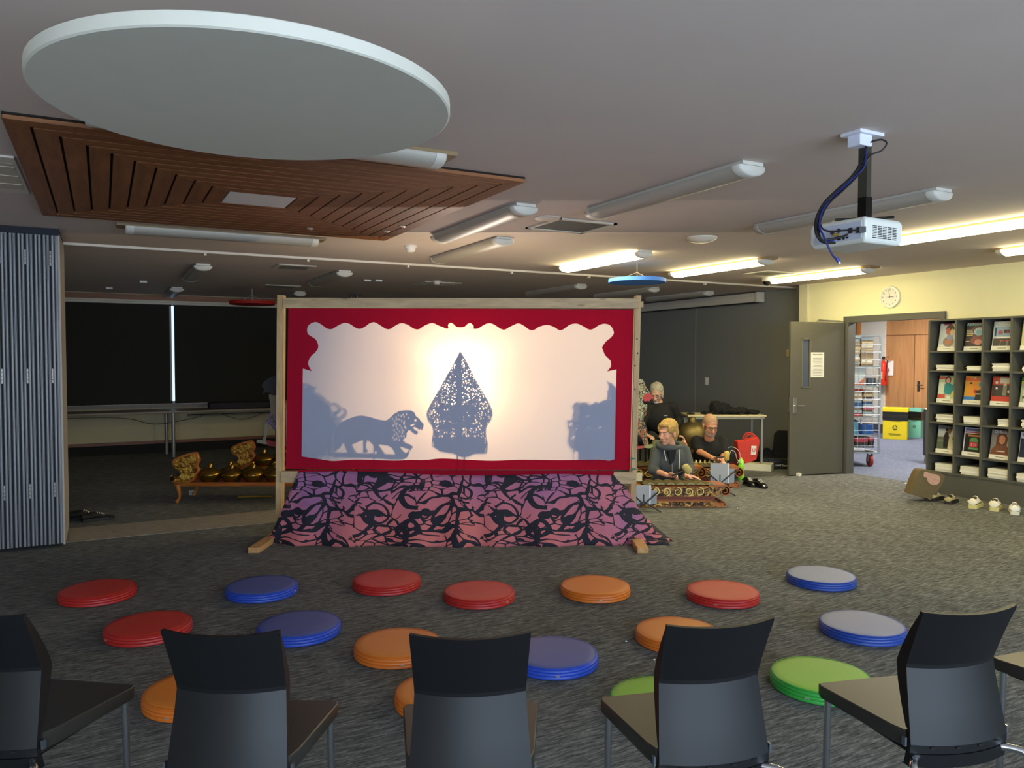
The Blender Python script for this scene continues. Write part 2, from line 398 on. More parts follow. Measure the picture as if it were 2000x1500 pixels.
# switch box behind the door edge and light switch
q=B(); q.box((XG-.012,8.27,1.63),(.024,.06,.11)); tag(q.build('wall_box',M('#c6b375',.6),bevel=.003),'small cream switch box on grey wall beside the open door','switch')
ls=thing('light_switch','white light switch plate on grey fabric wall above the desk','switch',(XG,10.05,1.16))
q=B(); q.box((-.005,0,0),(.01,.08,.13)); q.build('plate',WHITEP,ls,bevel=.002)
q=B(); q.box((-.012,0,.025),(.008,.03,.03)); q.box((-.012,0,-.03),(.008,.03,.03)); q.build('rocker',M('#f3f3ee',.4),ls)
# ================================================================= CLOCK
ck=thing('wall_clock','round white wall clock above the open door reading just before three','clock',(XR,6.37,2.325))
# local frame: face looks to -x ; viewer's right = -y direction in world
CM=Matrix.Rotation(-PI/2,4,'Z')@Matrix.Rotation(PI/2,4,'X')     # text x -> -y , y -> z, normal -> -x
q=B(); q.m=CM; q.lathe([(.0,0),(.135,0),(.14,.015),(.135,.034),(.118,.036),(.116,.026),(0,.026)],40); q.build('case',M('#e9e7d8',.35),ck,smooth=True)
q=B(); q.m=CM; q.lathe([(0,.0265),(.116,.0265),(.116,.028),(0,.028)],40); q.build('dial',M('#d8d6cb',.6),ck)
q=B()
for i in range(12):
    a=PI/2-(i+1)*PI/6; q.text(str(i+1),.026,CM@Matrix.Translation((.096*math.cos(a),.096*math.sin(a),.0288)))
q.build('numerals',M('#3a3a36',.6),ck)
def hand(nm,a,l,w,z):
    q=B(); q.m=CM@Matrix.Translation((0,0,z))@Matrix.Rotation(a,4,'Z'); q.b2((-.015,-w/2,0),(l,w/2,.0012)); q.build(nm,M('#2b2a25',.5),ck)
hand('hour_hand',math.radians(0),.058,.007,.030); hand('minute_hand',math.radians(96),.095,.005,.0315); hand('second_hand',math.radians(178),.045,.002,.033)
# ================================================================= CEILING THINGS
FIXW=M('#cfcbc0',.5); BROWN=M('#8a7350',.5); 
DIFF=M('#b3ada1',.45,spec=.4)
LIT=M('#fff0b8',.5,emit=TUBE)
DIMLIT=M('#e8d5a8',.5,emit=.0)
def fixture(x,y,rz,lab,lit=False,brown=False,Lf=1.5,wid=.19):
    t=thing('batten_light',lab,'light',(x,y,ZC),rz,'batten lights on the ceiling')
    q=B(); 
    if brown: q.b2((-.085,-Lf/2-.06,-.022),(.085,Lf/2+.06,0))
    else: q.b2((-.075,-Lf/2,-.02),(.075,Lf/2,0))
    q.build('base',BROWN if brown else FIXW,t,bevel=.002)
    n=12; w=wid/2
    def sec(y,s=1): 
        pts=[(-w*s,y,-.022)]
        for i in range(n+1):
            a=PI*i/n; pts.append((-w*s*math.cos(a),y,-.03-.045*s*math.sin(a)))
        pts.append((w*s,y,-.022)); return pts
    q=B(); q.rings([sec(-Lf/2+.06),sec(Lf/2-.06)]); q.build('diffuser',LIT if lit else DIFF,t,smooth=True,ang=60)
    for sgn in (-1,1):
        q=B(); q.rings([sec(sgn*(Lf/2-.06),1.03),sec(sgn*(Lf/2-.01),1.03),sec(sgn*Lf/2,.9)]); q.build('end_cap',FIXW,t,smooth=True,ang=60)
    return t
rear=[]
fixture(3.08,3.80,0,'long unlit white batten light between the timber panel and the projector')
fixture(4.60,3.72,0,'unlit white batten light on the ceiling just behind the projector')
fixture(2.55,5.34,0,'unlit white batten light next to the square ceiling vent and timber panel corner')
fixture(3.08,6.68,0,'dim white batten light just in front of the ceiling track, left of lit ones')
fixture(4.66,6.75,0,'glowing batten light nearest above the hanging blue disc, without brown backing',True)
fixture(6.13,6.60,0,'glowing batten light on brown backing between blue disc and dome camera',True,True)
fixture(7.76,6.62,0,'glowing batten light on brown backing beside the dome camera',True,True)
fixture(6.08,3.62,0,'glowing batten light on brown backing running past the projector to the right edge',True,True)
fixture(7.62,3.60,0,'glowing batten light, only its left tip showing at the right edge',True,True)
fixture(.92,6.78,PI/2,'unlit batten light crosswise on dark backing beyond the timber ceiling panel',False,True)
fixture(.75,3.70,PI/2,'unlit batten light crosswise on brown backing, half hidden by big round panel',False,True,1.6)
fixture(1.0,9.93,0,'unlit stubby-looking batten light near the folding wall behind the ceiling track')
fixture(2.57,9.83,0,'unlit batten light behind the ceiling track above screen left corner')
fixture(.98,13.0,0,'farthest unlit batten light above the bright gap between the blinds',False,False,1.3)
fixture(2.75,12.9,0,'farthest unlit batten light just left of the shadow screen top corner',False,False,1.3)
fixture(5.98,9.9,0,'unlit batten light behind the track, left of the hanging blue disc')
fixture(7.2,9.8,0,'unlit batten light behind the track, directly behind the blue disc')
fixture(8.35,9.9,0,'unlit batten light behind the track near the grey wall screen housing')
# square vent
v=thing('ceiling_vent','dark square grille vent with white frame in ceiling beside batten light','vent',(3.28,5.18,ZC))
q=B(); 
for a,bb in (((-.27,-.25),(.27,-.215)),((-.27,.215),(.27,.25)),((-.27,-.25),(-.235,.25)),((.235,-.25),(.27,.25))): q.b2((a[0],a[1],-.012),(bb[0],bb[1],0))
q.build('frame',M('#cfc8ba',.6),v)
q=B(); q.b2((-.235,-.215,-.006),(.235,.215,-.001)); q.build('grille',M('#565650',.8,noise=.2,scale=200),v)
def vent2(x,y,sx,sy,lab,rz=0,dark='#6a655c'):
    v=thing('air_diffuser',lab,'vent',(x,y,ZC),rz)
    q=B(); q.b2((-sx/2,-sy/2,-.012),(sx/2,sy/2,0)); q.build('frame',M('#d3ccbe',.6),v,bevel=.004)
    q=B(); q.b2((-sx*.38,-sy*.36,-.0135),(sx*.38,sy*.36,-.0125))
    for k in range(3): yy=(k-1)*sy*.24; q.b2((-sx*.38,yy-sy*.05,-.016),(sx*.38,yy+sy*.05,-.0125))
    q.build('louvre',M(dark,.7),v)
vent2(-.47,5.27,.16,1.0,'long white louvre vent beside the timber ceiling panel at left edge',0,'#c2b8a6')
vent2(1.95,8.99,.42,.42,'small white louvre vent behind the ceiling track above the left blinds')
vent2(4.15,10.05,.55,.5,'pale flat square vent behind the smoke detector past the track',0,'#b8b0a4')
vent2(7.24,6.9,.45,.4,'pale square vent between two glowing batten lights',0,'#8b866c')
vent2(2.3,11.5,.5,.4,'faint square vent far back above the second blind')
def detector(x,y,lab,r=.055,h=.05):
    q=B(); q.lathe([(0,0),(r,0),(r,-.016),(r*.8,-.02),(r*.72,-h*.8),(r*.45,-h),(0,-h)],24); tag(q.build('smoke_detector',M('#e6e0d6',.45),None,(x,y,ZC),smooth=True),lab,'smoke detector')
detector(2.55,6.81,'white smoke detector in front of ceiling track beside timber panel',.06,.06)
detector(4.02,9.74,'white smoke detector behind the ceiling track above the screen')
q=B(); q.lathe([(0,0),(.13,0),(.13,-.01),(.115,-.02),(.09,-.035),(.04,-.045),(0,-.047)],32); tag(q.build('dome_light',M('#e2dccf',.3),None,(4.61,5.16,ZC),smooth=True),'shallow white dome on ceiling left of the projector','ceiling dome')
q=B(); q.lathe([(0,0),(.1,0),(.1,-.006),(.09,-.012),(0,-.014)],28); tag(q.build('ceiling_speaker',M('#cfc5b8',.6),None,(2.95,4.98,ZC),smooth=True),'faint flat white disc on the ceiling left of the square vent','speaker')
for k,(x,y) in enumerate(((3.13,10.0),(3.27,9.95),(.5,11.6),(.1,12.9))):
    q=B(); q.box((0,0,-.012),(.09,.05,.024)); tag(q.build('ceiling_sensor',WHITEP,None,(x,y,ZC),bevel=.004),'tiny white ceiling sensor, '+['left of a close pair above the screen','right of a close pair above the screen','single, left of the first far batten','single, above the folding wall edge'][k],'sensor')
# dome camera
dc=thing('dome_camera','small dark dome security camera on ceiling beside glowing batten','camera',(7.66,7.32,ZC))
q=B(); q.lathe([(0,0),(.07,0),(.07,-.045),(.06,-.05),(0,-.05)],24); q.build('mount',M('#dcd6c4',.5),dc,smooth=True)
q=B(); q.lathe([(.052,-.05),(.05,-.07),(.035,-.095),(0,-.105)],24); q.build('dome',M('#1b1a18',.1,spec=.9),dc,smooth=True)
# ---- timber ceiling panel
WOODC=mat_wood('timber_slats','5a2e17','7e4524',.34,(1.4,1.4,1.4),.25,4)
WOODC2=mat_wood('timber_slats_grain','6f4324','966036',.6,(14,1.2,14),0,2)
pn=thing('timber_ceiling_panel','square varnished brown timber slat panel set on ceiling around white hatch','ceiling panel',(.905,5.19,ZC))
HX,HY=1.27,1.26; ix,iy=.20,.185
q=B(); q.b2((-HX,-HY,-.012),(HX,HY,0)); q.build('backing',M('#1d120c',.9),pn)
q=B(); q2=B(); N=10
for k in range(N):
    ax=HX+(ix-HX)*k/N; bx_=HX+(ix-HX)*(k+1)/N+.013; ay=HY+(iy-HY)*k/N; by=HY+(iy-HY)*(k+1)/N+.011
    for sg in (-1,1):
        # slats running along Y (left/right triangles)
        pts=[(sg*ax,-ay+.006),(sg*ax,ay-.006),(sg*bx_,by-.009),(sg*bx_,-by+.009)]
        q2.plate(pts,-.03,-.010,'xy')
        pts=[(-ax+.004,sg*ay),(ax-.004,sg*ay),(bx_-.006,sg*by),(-bx_+.006,sg*by)]
        q.plate(pts,-.03,-.010,'xy')
q.build('slats',mat_wood('timber_slats_x','734322','9c6436',.6,(1.2,14,14),0,2),pn); q2.build('slats',WOODC2,pn)
q=B(); q.b2((-ix,-iy,-.028),(ix,iy,-.008)); q.build('hatch',M('#f2efea',.5),pn)
for k,(x,y) in enumerate(((2.02,5.95),(2.05,5.66),(1.45,6.1))):
    q=B(); q.lathe([(0,0),(.028,0),(.03,-.006),(.02,-.012),(0,-.014)],16); tag(q.build('sprinkler_cap',M('#d8cbb5',.25,.6),None,(x,y,ZC-.03),smooth=True),'small round metal cap on timber ceiling panel, '+['nearer its pointed corner','next along from the corner one','by its far edge'][k],'sprinkler cap')
# ---- hanging discs
def disc(loc,r,h,lab,colr,wires=True,top=ZC,n=64):
    t=thing('acoustic_disc',lab,'acoustic panel',loc)
    q=B(); q.lathe([(0,0),(r-.006,0),(r,.004),(r,h-.004),(r-.006,h),(0,h)],n); q.build('panel',colr,t,smooth=True,ang=30)
    if wires:
        zt=top-loc[2]; q=B()
        for k in range(3):
            a=2*PI*k/3+.4; q.tube([(0,0,zt-.10),(r*.62*math.cos(a),r*.62*math.sin(a),h)],.0022,6)
        q.tube([(0,0,zt),(0,0,zt-.10)],.003,6); q.build('wire',M('#d8d2c0',.5),t)
        q=B(); q.ball((0,0,zt-.17),.014); q.tube([(0,0,zt-.17),(0,0,zt-.1)],.002,6); q.build('bead',WHITEP,t)
bigc=PZ(460,182,2.35)
disc((.443,2.607,2.35),.631,.042,'large round off-white acoustic panel hanging below ceiling, by far the biggest disc',M('#c9c7ba',.8,noise=.03,scale=8),False)
q=B()
for k in range(3):
    a=.9+.5*k; q.tube([(.36*math.cos(a),.36*math.sin(a),.04),(.36*math.cos(a),.36*math.sin(a),.25)],.002,6)
q.build('wire',M('#d8d2c0',.5),[o for o in bpy.data.objects if o.name.startswith('acoustic_disc')][0])
disc((5.23,6.89,2.385),.315,.045,'small round bright blue acoustic disc hanging on white cords',M('#3f78cf',.7))
disc((2.0,12.1,2.36),.33,.05,'flat red disc hanging far back above the blinds, half behind screen post',M('#b01a12',.7))
# ================================================================= FOLDING WALL stack
fw=thing('folding_wall','stack of grey folded partition panels with metal edges at left','folding wall',(-.30,7.28,0))
FG=M('#909296',.45,.25); FB=M('#14140f',.8); FC=M('#bdb3a4',.6)
for k in range(14):
    x1=-.012-k*.0575; q=B()
    q.b2((x1-.046,.012,.03),(x1,.82,2.545)); o=q.build('panel',M('#8f8b84',.7) if k else FC,fw)
    q=B(); q.tube([(x1-.010,.012,.03),(x1-.010,.012,2.545)],.009,10); q.tube([(x1-.036,.008,.03),(x1-.036,.008,2.545)],.011,10); q.b2((x1-.046,.008,.03),(x1,.03,2.545)); q.build('edge_profile',FG,o,smooth=True)
    q=B(); q.b2((x1-.0575,.012,.03),(x1-.046,.80,2.54)); q.b2((x1-.0245,.0,.03),(x1-.0195,.012,2.54)); q.b2((x1-.058,-.002,.03),(x1-.0475,.03,2.54)); q.build('seal',FB,o)
    if k%3==1:
        q=B()
        for z in (.42,1.35,2.30):
            for d in range(4): q.tube([(x1+.004,-.006,z+d*.03),(x1+.004,-.006,z+d*.03+.027)],.009,8)
        q.build('hinge',M('#c9c9c4',.3,.8),o)
q=B(); q.b2((-.85,-.01,2.545),(0,.84,2.60)); q.build('top_seal',M('#20222c',.8),fw)
q=B(); q.b2((-.010,.0,.02),(.004,.83,2.56)); q.build('face_panel',M('#b5a99c',.75,noise=.05,scale=20),fw)
# ================================================================= SHADOW SCREEN
SB=CW(0,6.62,0)
def S(px,py,dep=6.62):
    l=inv_local(PD(px,py,dep),SB,YAW); return (l.x,l.z)
def S3(px,py,dep): return inv_local(PD(px,py,dep),SB,YAW)
PINE=mat_wood('pine','a38a66','c9ae84',.6,(1.2,9,9),0,2.5,True); PINEV=mat_wood('pine_v','a8865c','cfae7c',.6,(9,9,1.2),0,2.5)
PINE2=mat_wood('pine_foot','b8874f','d9ab70',.6,(9,1.5,9),0,2.5)
fr=thing('screen_frame','tall pine timber frame on two feet holding up the shadow puppet screen','frame',SB,YAW)
def bar(b,p,q,w,d):   # rectangular bar from p to q in local coords; w in x-ish, d in y
    p=Vector(p); q=Vector(q); t=(q-p).normalized(); y=Vector((0,1,0)); x=y.cross(t).normalized()
    pts=[]
    for e in (p,q):
        pts+= [e-x*w/2-y*d/2, e+x*w/2-y*d/2, e+x*w/2+y*d/2, e-x*w/2+y*d/2]
    b.hexa(pts)
a=S(547,576); c=S(545.5,1000); ca=(c[0],0); 
q=B(); bar(q,(a[0],0.04,a[1]),(c[0]-.01,.04,0.045),.052,.09); q.build('post',PINEV,fr,bevel=.003)
a2=S(1247,577); c2=S(1237,1000)
q=B(); bar(q,(a2[0],.04,a2[1]),(c2[0]-.008,.04,0.045),.048,.09); q.build('post',PINEV,fr,bevel=.003)
t1=S(554,592); t2=S(1256,593)
q=B(); bar(q,(t1[0],0.0,t1[1]),(t2[0]-.04,0.0,t2[1]),.088,.045); q.build('beam',PINE,fr,bevel=.003)
q=B(); bar(q,(t2[0]-.045,0.115,t2[1]),(t2[0]+.02,.115,t2[1]),.05,.04); q.build('cleat',PINE,fr,bevel=.003)
t1=S(552,930); t2=S(1236,932)
q=B(); bar(q,(t1[0],-.03,t1[1]),(t2[0],-.03,t2[1]),.10,.04); q.build('beam',PINE,fr,bevel=.003)
for x in (c[0],c2[0]):
    yo=-.55 if x<0 else -.56; xs=-.04 if x<0 else -.01
    q=B(); q.hexa([(x+xs-.045,yo,0),(x+xs+.045,yo,0),(x+.045,.5,0),(x-.045,.5,0),(x+xs-.045,yo,.045),(x+xs+.045,yo,.045),(x+.045,.5,.045),(x-.045,.5,.045)]); q.build('foot',PINE2,fr,bevel=.004)
for (x,y) in ((1244,662),(1240,714),(1240,760),(1245,690)):
    u=S(x,y); q=B(); q.ball((u[0],-.006,u[1]),(.006,.003,.009),8,6); q.build('knot',M('#3a2a1c',.8),fr)
GT=M('#1f6b4f',.5)
for (x,y) in ((1236,896),(1238,917),(1234,937)):
    u=S(x,y); q=B(); q.plate([(u[0]-.022,u[1]-.012),(u[0]+.03,u[1]+.004),(u[0]-.018,u[1]+.016)],-.012,-.008); q.build('tape',GT,fr)
# cloth
zc=lambda l:[S(540+x/2.7027,560+y/2.7027) for x,y in l]
inner=[(128,898),(135,432),(182,446),(165,415),(166,390),(180,365),(202,345),(217,316),(205,280),(180,262),(160,245),(160,212),(180,192),(207,186),(235,200),(262,220),(290,223),(320,205),(355,190),(385,197),(415,217),(440,222),(465,210),(490,192),(515,187),(540,200),(575,222),(600,222),(625,205),(655,192),(690,200),(720,220),(750,224),(780,205),(820,191),(855,205),(895,221),(907,220),(905,200),(918,189),(935,198),(950,212),(970,214),(990,212),(1005,198),(1022,191),(1040,205),(1040,222),(1065,220),(1100,198),(1125,192),(1150,200),(1180,220),(1205,226),(1235,210),(1275,193),(1305,205),(1335,226),(1360,227),(1390,210),(1430,201),(1465,212),(1495,229),(1520,222),(1550,200),(1585,194),(1615,205),(1650,225),(1675,222),(1705,202),(1735,195),(1765,205),(1783,240),(1770,265),(1740,290),(1720,320),(1735,360),(1765,390),(1768,420),(1747,447),(1797,437),(1788,913),(1757,921),(1700,915),(1500,918),(1300,915),(1140,921),(1000,915),(870,909),(780,917),(700,917),(620,920),(500,916),(400,915),(300,922),(240,915)]
sh={0,1,2,36,37,46,47,77-1,75,76,77}
for i,p in enumerate(inner):
    if p in ((128,898),(135,432),(182,446),(1747,447),(1797,437),(1788,913),(907,220),(1040,222)): sh.add(i)
inn=zc(smooth_loop(inner,4,True,sh))
out=zc([(58,112),(1885,120),(1868,968),(45,964)])
scr=thing('shadow_screen','white shadow play cloth with scalloped crimson border stretched in timber frame','screen',SB,YAW)
CLW=mat_cloth('white_cotton','d6e0fa',SCR_T,'f8dcc0'); CLR=mat_cloth('crimson_cotton','a51a32',SCR_R,'c41836',.2)
q=B(); q.sheet(zc([(62,114),(1883,122),(1868,965),(45,960)]),.031); q.build('white_cloth',CLW,scr)
q=B(); q.sheet([out,inn],.026); rbd=q.build('red_border',CLR,scr)
q=B(); q.plate(zc([(122,962),(1778,966),(1772,1004),(1500,1004),(1100,992),(600,982),(124,980)]),-.056,-.054); q.build('lower_hem',CLR,rbd)
# ---------------- puppets behind the cloth
def flat(q,lo=0.0005,hi=.0045):
    for v in q.bm.verts: v.co.y=min(max(v.co.y,lo),hi)
    return q
LEA=M('#4a3728',.7)
def silhouette(g): return g
def lace_mat():
    g=G('pierced_leather'); n=g.n
    v=g.mp((1,1,1)); w=g.noise(v,14,3,.5)
    mixv=g.N('Mix',data_type='RGBA'); mixv.inputs[0].default_value=.045; g.L(v,mixv.inputs[6]); g.L(w.outputs['Color'],mixv.inputs[7])
    vo=g.N('TexVoronoi',feature='DISTANCE_TO_EDGE'); vo.inputs['Scale'].default_value=48; g.L(mixv.outputs[2],vo.inputs['Vector'])
    hole=g.math('GREATER_THAN',vo.outputs['Distance'],.19)
    big=g.noise(v,16,3,.7); sep=g.N('SeparateXYZ'); g.L(g.tc.outputs['Object'],sep.inputs[0])
    # dark tree trunk in the middle and heavy lower band
    ax=g.math('ABSOLUTE',sep.outputs['X']); trunk=g.math('LESS_THAN',ax,.022)
    zz=g.math('ABSOLUTE',g.math('SUBTRACT',sep.outputs['Z'],-.10)); wing=g.math('LESS_THAN',zz,.10)
    wing=g.math('MULTIPLY',wing,g.math('LESS_THAN',ax,.17)); low=g.math('LESS_THAN',sep.outputs['Z'],-.28)
    low=g.math('MULTIPLY',low,g.math('LESS_THAN',ax,.22))
    dark=g.math('MAXIMUM',trunk,g.math('MAXIMUM',g.math('MULTIPLY',wing,g.math('GREATER_THAN',big.outputs['Fac'],.42)),low))
    inside=g.math('GREATER_THAN',g.math('ADD',big.outputs['Fac'],g.math('MULTIPLY',dark,1.0)),.55)
    fac=g.math('MULTIPLY',hole,g.math('SUBTRACT',1.0,inside))
    tr_=g.N('BsdfTransparent'); mx=g.N('MixShader'); g.L(fac,mx.inputs[0])
    g.b.inputs['Base Color'].default_value=rgb('5a4028'); g.L(g.b.outputs[0],mx.inputs[1]); g.L(tr_.outputs[0],mx.inputs[2]); g.L(mx.outputs[0],g.o.inputs[0]); return g.m
LACE=lace_mat()
kz=[(572,105),(640,215),(720,380),(800,520),(870,640),(915,730),(927,800),(905,870),(868,925),(856,980),(858,1050),(875,1120),(872,1200),(855,1235),(730,1242),(680,1265),(610,1278),(550,1262),(490,1235),(360,1215),(320,1190),(265,1150),(262,1080),(275,1000),(262,930),(225,880),(205,820),(208,770),(240,700),(310,580),(400,420),(480,280),(540,165)]
kp=[S(800+x/5.77,670+y/5.77,6.665) for x,y in smooth_loop(kz,3,True,{0})]
kx=S(897,790,6.665); kpl=[(x-kx[0],z-kx[1]) for x,z in kp]
ky=.034
loc=SB+Matrix.Rotation(YAW,3,'Z')@Vector((kx[0],ky,0))
kay=thing('mountain_puppet','pointed leaf-shaped pierced leather puppet casting its shadow mid-screen','puppet',(loc.x,loc.y,kx[1]),YAW)
q=B(); q.plate(kpl,0,.0008); q.build('leather_sheet',LACE,kay)
q=B(); q.tube([(x,0.001,z) for x,z in kpl]+[(kpl[0][0],.001,kpl[0][1])],.0032,6)
# branches of the tree of life
random.seed(11)
for sgn in (-1,1):
    for i,z0 in enumerate((.22,.12,.05,-.02,-.08)):
        wmax=(.05,.09,.13,.17,.18)[i]
        q.tube([(0,.001,z0-.03),(sgn*wmax*.5,.001,z0+.015),(sgn*wmax*.8,.001,z0),(sgn*wmax,.001,z0-.04)],[.009,.007,.005,.003],6)
    q.tube([(0,.001,.38),(sgn*.06,.001,.22),(sgn*.15,.001,.02),(sgn*.185,.001,-.10),(sgn*.15,.001,-.2)],.003,6)
    q.tube(smooth_loop([(sgn*.02,.001,-.2),(sgn*.08,.001,-.16),(sgn*.16,.001,-.2),(sgn*.13,.001,-.26),(sgn*.08,.001,-.23)],4),[.006]*17,6)
flat(q).build('tree_of_life',LEA,kay)
q=B(); q.tube([(-.015,.004,.1),(-.015,.004,-.62)],.007,8); q.tube([(.045,.004,-.3),(.045,.004,-.62)],.006,8); q.build('rod',M('#33261b',.5),kay)
# lion
f=lambda l,sc=6.667,ox=560,oy=740,dep=6.665:[S(ox+x/sc,oy+y/sc,dep) for x,y in l]
body=[(640,640),(700,590),(750,545),(830,510),(900,485),(985,472),(1080,490),(1180,520),(1260,538),(1310,535),(1360,500),(1400,455),(1470,415),(1540,405),(1620,405),(1670,430),(1690,480),(1730,510),(1750,540),(1790,580),(1785,625),(1765,668),(1752,642),(1735,662),(1710,640),(1668,618),(1650,628),(1672,655),(1705,672),(1722,684),(1700,722),(1650,700),(1620,665),(1590,665),(1570,700),(1565,750),(1545,765),(1520,790),(1560,830),(1620,850),(1650,880),(1640,905),(1625,890),(1625,930),(1600,915),(1560,900),(1500,880),(1480,880),(1520,930),(1560,960),(1540,1000),(1500,1010),(1440,1000),(1420,975),(1380,900),(1330,865),(1240,850),(1200,850),(1230,890),(1280,960),(1290,985),(1200,985),(1140,900),(1130,850),(1060,790),(1040,850),(1045,900),(1070,935),(1050,955),(1000,955),(1005,900),(1000,790),(930,820),(860,850),(880,900),(920,955),(800,955),(770,880),(745,825),(700,900),(640,930)]
lx=S(740,830,6.665); L2=lambda P:[(x-lx[0],z-lx[1]) for x,z in P]
loc=SB+Matrix.Rotation(YAW,3,'Z')@Vector((lx[0],ky,0))
lion=thing('lion_puppet','shadow of a walking lion puppet with open jaws, left of the pointed puppet','puppet',(loc.x,loc.y,lx[1]),YAW)
holes=[]
def inpoly(p,poly):
    c=False; n=len(poly)
    for i in range(n):
        a_,b_=poly[i],poly[i-1]
        if (a_[1]>p[1])!=(b_[1]>p[1]) and p[0]<(b_[0]-a_[0])*(p[1]-a_[1])/(b_[1]-a_[1])+a_[0]: c=not c
    return c
holes.append([(1527,560),(1545,536),(1540,600),(1572,648),(1545,635)]); holes.append([(1668,528),(1690,518),(1702,545),(1676,550)]); holes.append([(1610,600),(1660,580),(1680,590),(1625,612)])
for i in range(90):
    cx=random.uniform(1380,1640); cy=random.uniform(430,780)
    if (cx>1530 and cy>500): continue
    h=[(cx-2,cy),(cx+7,cy-3),(cx+14,cy+24),(cx+6,cy+27)]
    if all(inpoly((x+dx,y+dy),body) for x,y in h for dx in (-9,9) for dy in (-9,9)): holes.append(h)
okh=[]
for h in holes:
    c=(sum(p[0] for p in h)/len(h),sum(p[1] for p in h)/len(h))
    if all(abs(c[0]-sum(p[0] for p in k)/len(k))+abs(c[1]-sum(p[1] for p in k)/len(k))>30 for k in okh): okh.append(h)
q=B(); q.plate([L2(f(body))]+[L2(f(h)) for h in okh],0,.0008)
q.plate(L2(f([(600,945),(1420,975),(1500,1005),(1560,960),(1590,930),(1605,915),(1605,965),(1570,1020),(1520,1040),(1380,1045),(1100,1025),(610,1015)])),0.0021,.004)
q.build('leather_sheet',M('#5a4636',.7),lion)
q=B(); a=L2(f([(1155,1030)]))[0]; q.tube([(a[0],.004,a[1]+.1),(a[0]-.03,.004,a[1]-.25)],.006,8); q.build('rod',M('#33261b',.5),lion)
def wayang(name,px,topy,basey,w,lab,dy,flip=1,curl=1,painted=None,dep=6.68,dark=LEA,grp=None):
    """stylised leather puppet in profile, local origin at its base"""
    x0,z0=S(px,basey,dep); z1=S(px,topy,dep)[1]; h=z1-z0
    loc=SB+Matrix.Rotation(YAW,3,'Z')@Vector((x0,dy,0))
    t=thing(name,lab,'puppet',(loc.x,loc.y,z0),YAW,grp)
    W=w*.0044; fx=flip
    P=lambda l:[(fx*x*W,z*h) for x,z in l]
    q=B()
    bodyp=[(-.5,.0),(-.42,.18),(-.5,.3),(-.38,.46),(-.45,.56),(-.33,.66),(-.30,.74),(-.42,.82),(-.38,.93),(-.2,1.0),(.0,.96),(.12,.88),(.2,.80),(.30,.77),(.22,.74),(.12,.68),(.20,.62),(.36,.55),(.46,.40),(.5,.22),(.42,.1),(.48,.0)]
    q.plate(P(smooth_loop(bodyp,4,True,{13,0,21})),0,.002)
    cr=B()
    for k in range(3 if curl else 0):
        cx,cz=[(.05,.97),(.25,.90),(-.25,.99)][k]; r=.13-.02*k
        pts=[]
        for i in range(15):
            a=-.9+i*.33; rr=r*(1-.02*i); pts.append((fx*(cx+rr*math.cos(a))*W,.001,(cz)*h+rr*W*math.sin(a)+.0))
        cr.tube(pts,[max(.0035,.014*math.sin(PI*(i+1)/17)) for i in range(15)],6)
    q.build('leather_sheet',painted or dark,t)
    if curl: flat(cr,0,.002).build('headdress_curl',painted or dark,t)
    else: cr.bm.free()
    q=B(); q.tube([(fx*.05*W,.004,.7*h),(fx*.02*W,.004,-.14)],.006,8); flat(q,.0,.0022).build('rod',M('#33261b',.5),t)
    q=B(); q.tube([(fx*.2*W,.004,.6*h),(fx*.62*W,.004,.42*h),(fx*.5*W,.004,.2*h)],[.012,.009,.006],6); flat(q,0,.002).build('arm',painted or dark,t)
    return t
def poly_puppet(lab,pts,sc,ox,oy,dy,holes=(),rod=True):
    P0=[(ox+x/sc,oy+y/sc) for x,y in pts]; cx=sum(p[0] for p in P0)/len(P0); by=max(p[1] for p in P0)
    x0,z0=S(cx,by,6.67); loc=SB+Matrix.Rotation(YAW,3,'Z')@Vector((x0,dy,0))
    t=thing('shadow_puppet',lab,'puppet',(loc.x,loc.y,z0),YAW,'shadow puppets massed at the screen edges')
    L=lambda l:[(lambda u:(u[0]-x0,u[1]-z0))(S(ox+x/sc,oy+y/sc,6.67)) for x,y in l]
    q=B(); q.plate([L(pts)]+[L(circ_(hx,hy,hr)) for hx,hy,hr in holes],0,.0008); q.build('leather_sheet',LEA,t)
    q=B(); q.tube([(0,.001,.1),(0,.001,-.16)],.005,6); flat(q,0,.002).build('rod',M('#33261b',.5),t)
circ_=lambda cx,cy,r,n=8:[(cx+r*math.cos(2*PI*i/n),cy+r*.8*math.sin(2*PI*i/n)) for i in range(n)]
A=(6.667,560,740)
poly_puppet('tallest shadow puppet with hooked crown at the left edge of the white screen',[(190,1030),(190,85),(225,60),(270,50),(310,62),(345,90),(380,98),(415,95),(395,125),(385,160),(400,190),(430,420),(420,1030)],*A,.038,[(262,100,16),(325,512,5),(372,190,8)])
poly_puppet('shadow puppet with spiky shoulder second from the left screen edge',[(330,1050),(320,200),(370,170),(400,190),(420,180),(452,168),(455,205),(480,215),(520,240),(525,268),(540,600),(520,960),(545,1060),(500,960),(470,1060),(440,960),(420,1060)],*A,.0405,[(458,252,10),(434,550,12),(440,875,9),(380,890,10),(485,970,12)])
poly_puppet('rounded shadow puppet third from the left screen edge',[(480,980),(470,260),(525,268),(570,280),(590,320),(583,370),(620,440),(650,500),(640,980),(600,985),(612,1062),(590,985),(560,1000)],*A,.043,[(512,570,8),(590,583,12),(545,930,10),(545,980,12)])
poly_puppet('lowest left shadow puppet overlapping the lion tail',[(560,990),(560,420),(640,460),(700,520),(745,545),(735,620),(690,700),(700,830),(640,985)],*A,.0455,[(662,655,14),(640,705,8)])
A=(7.5,1060,720)
poly_puppet('shadow puppet with upright horn at the right screen edge',[(1070,1345),(1078,300),(1060,262),(1015,212),(930,180),(962,240),(958,310),(930,318),(945,345),(935,440),(900,480),(900,1345)],*A,.038,[(970,705,9),(985,440,8)])
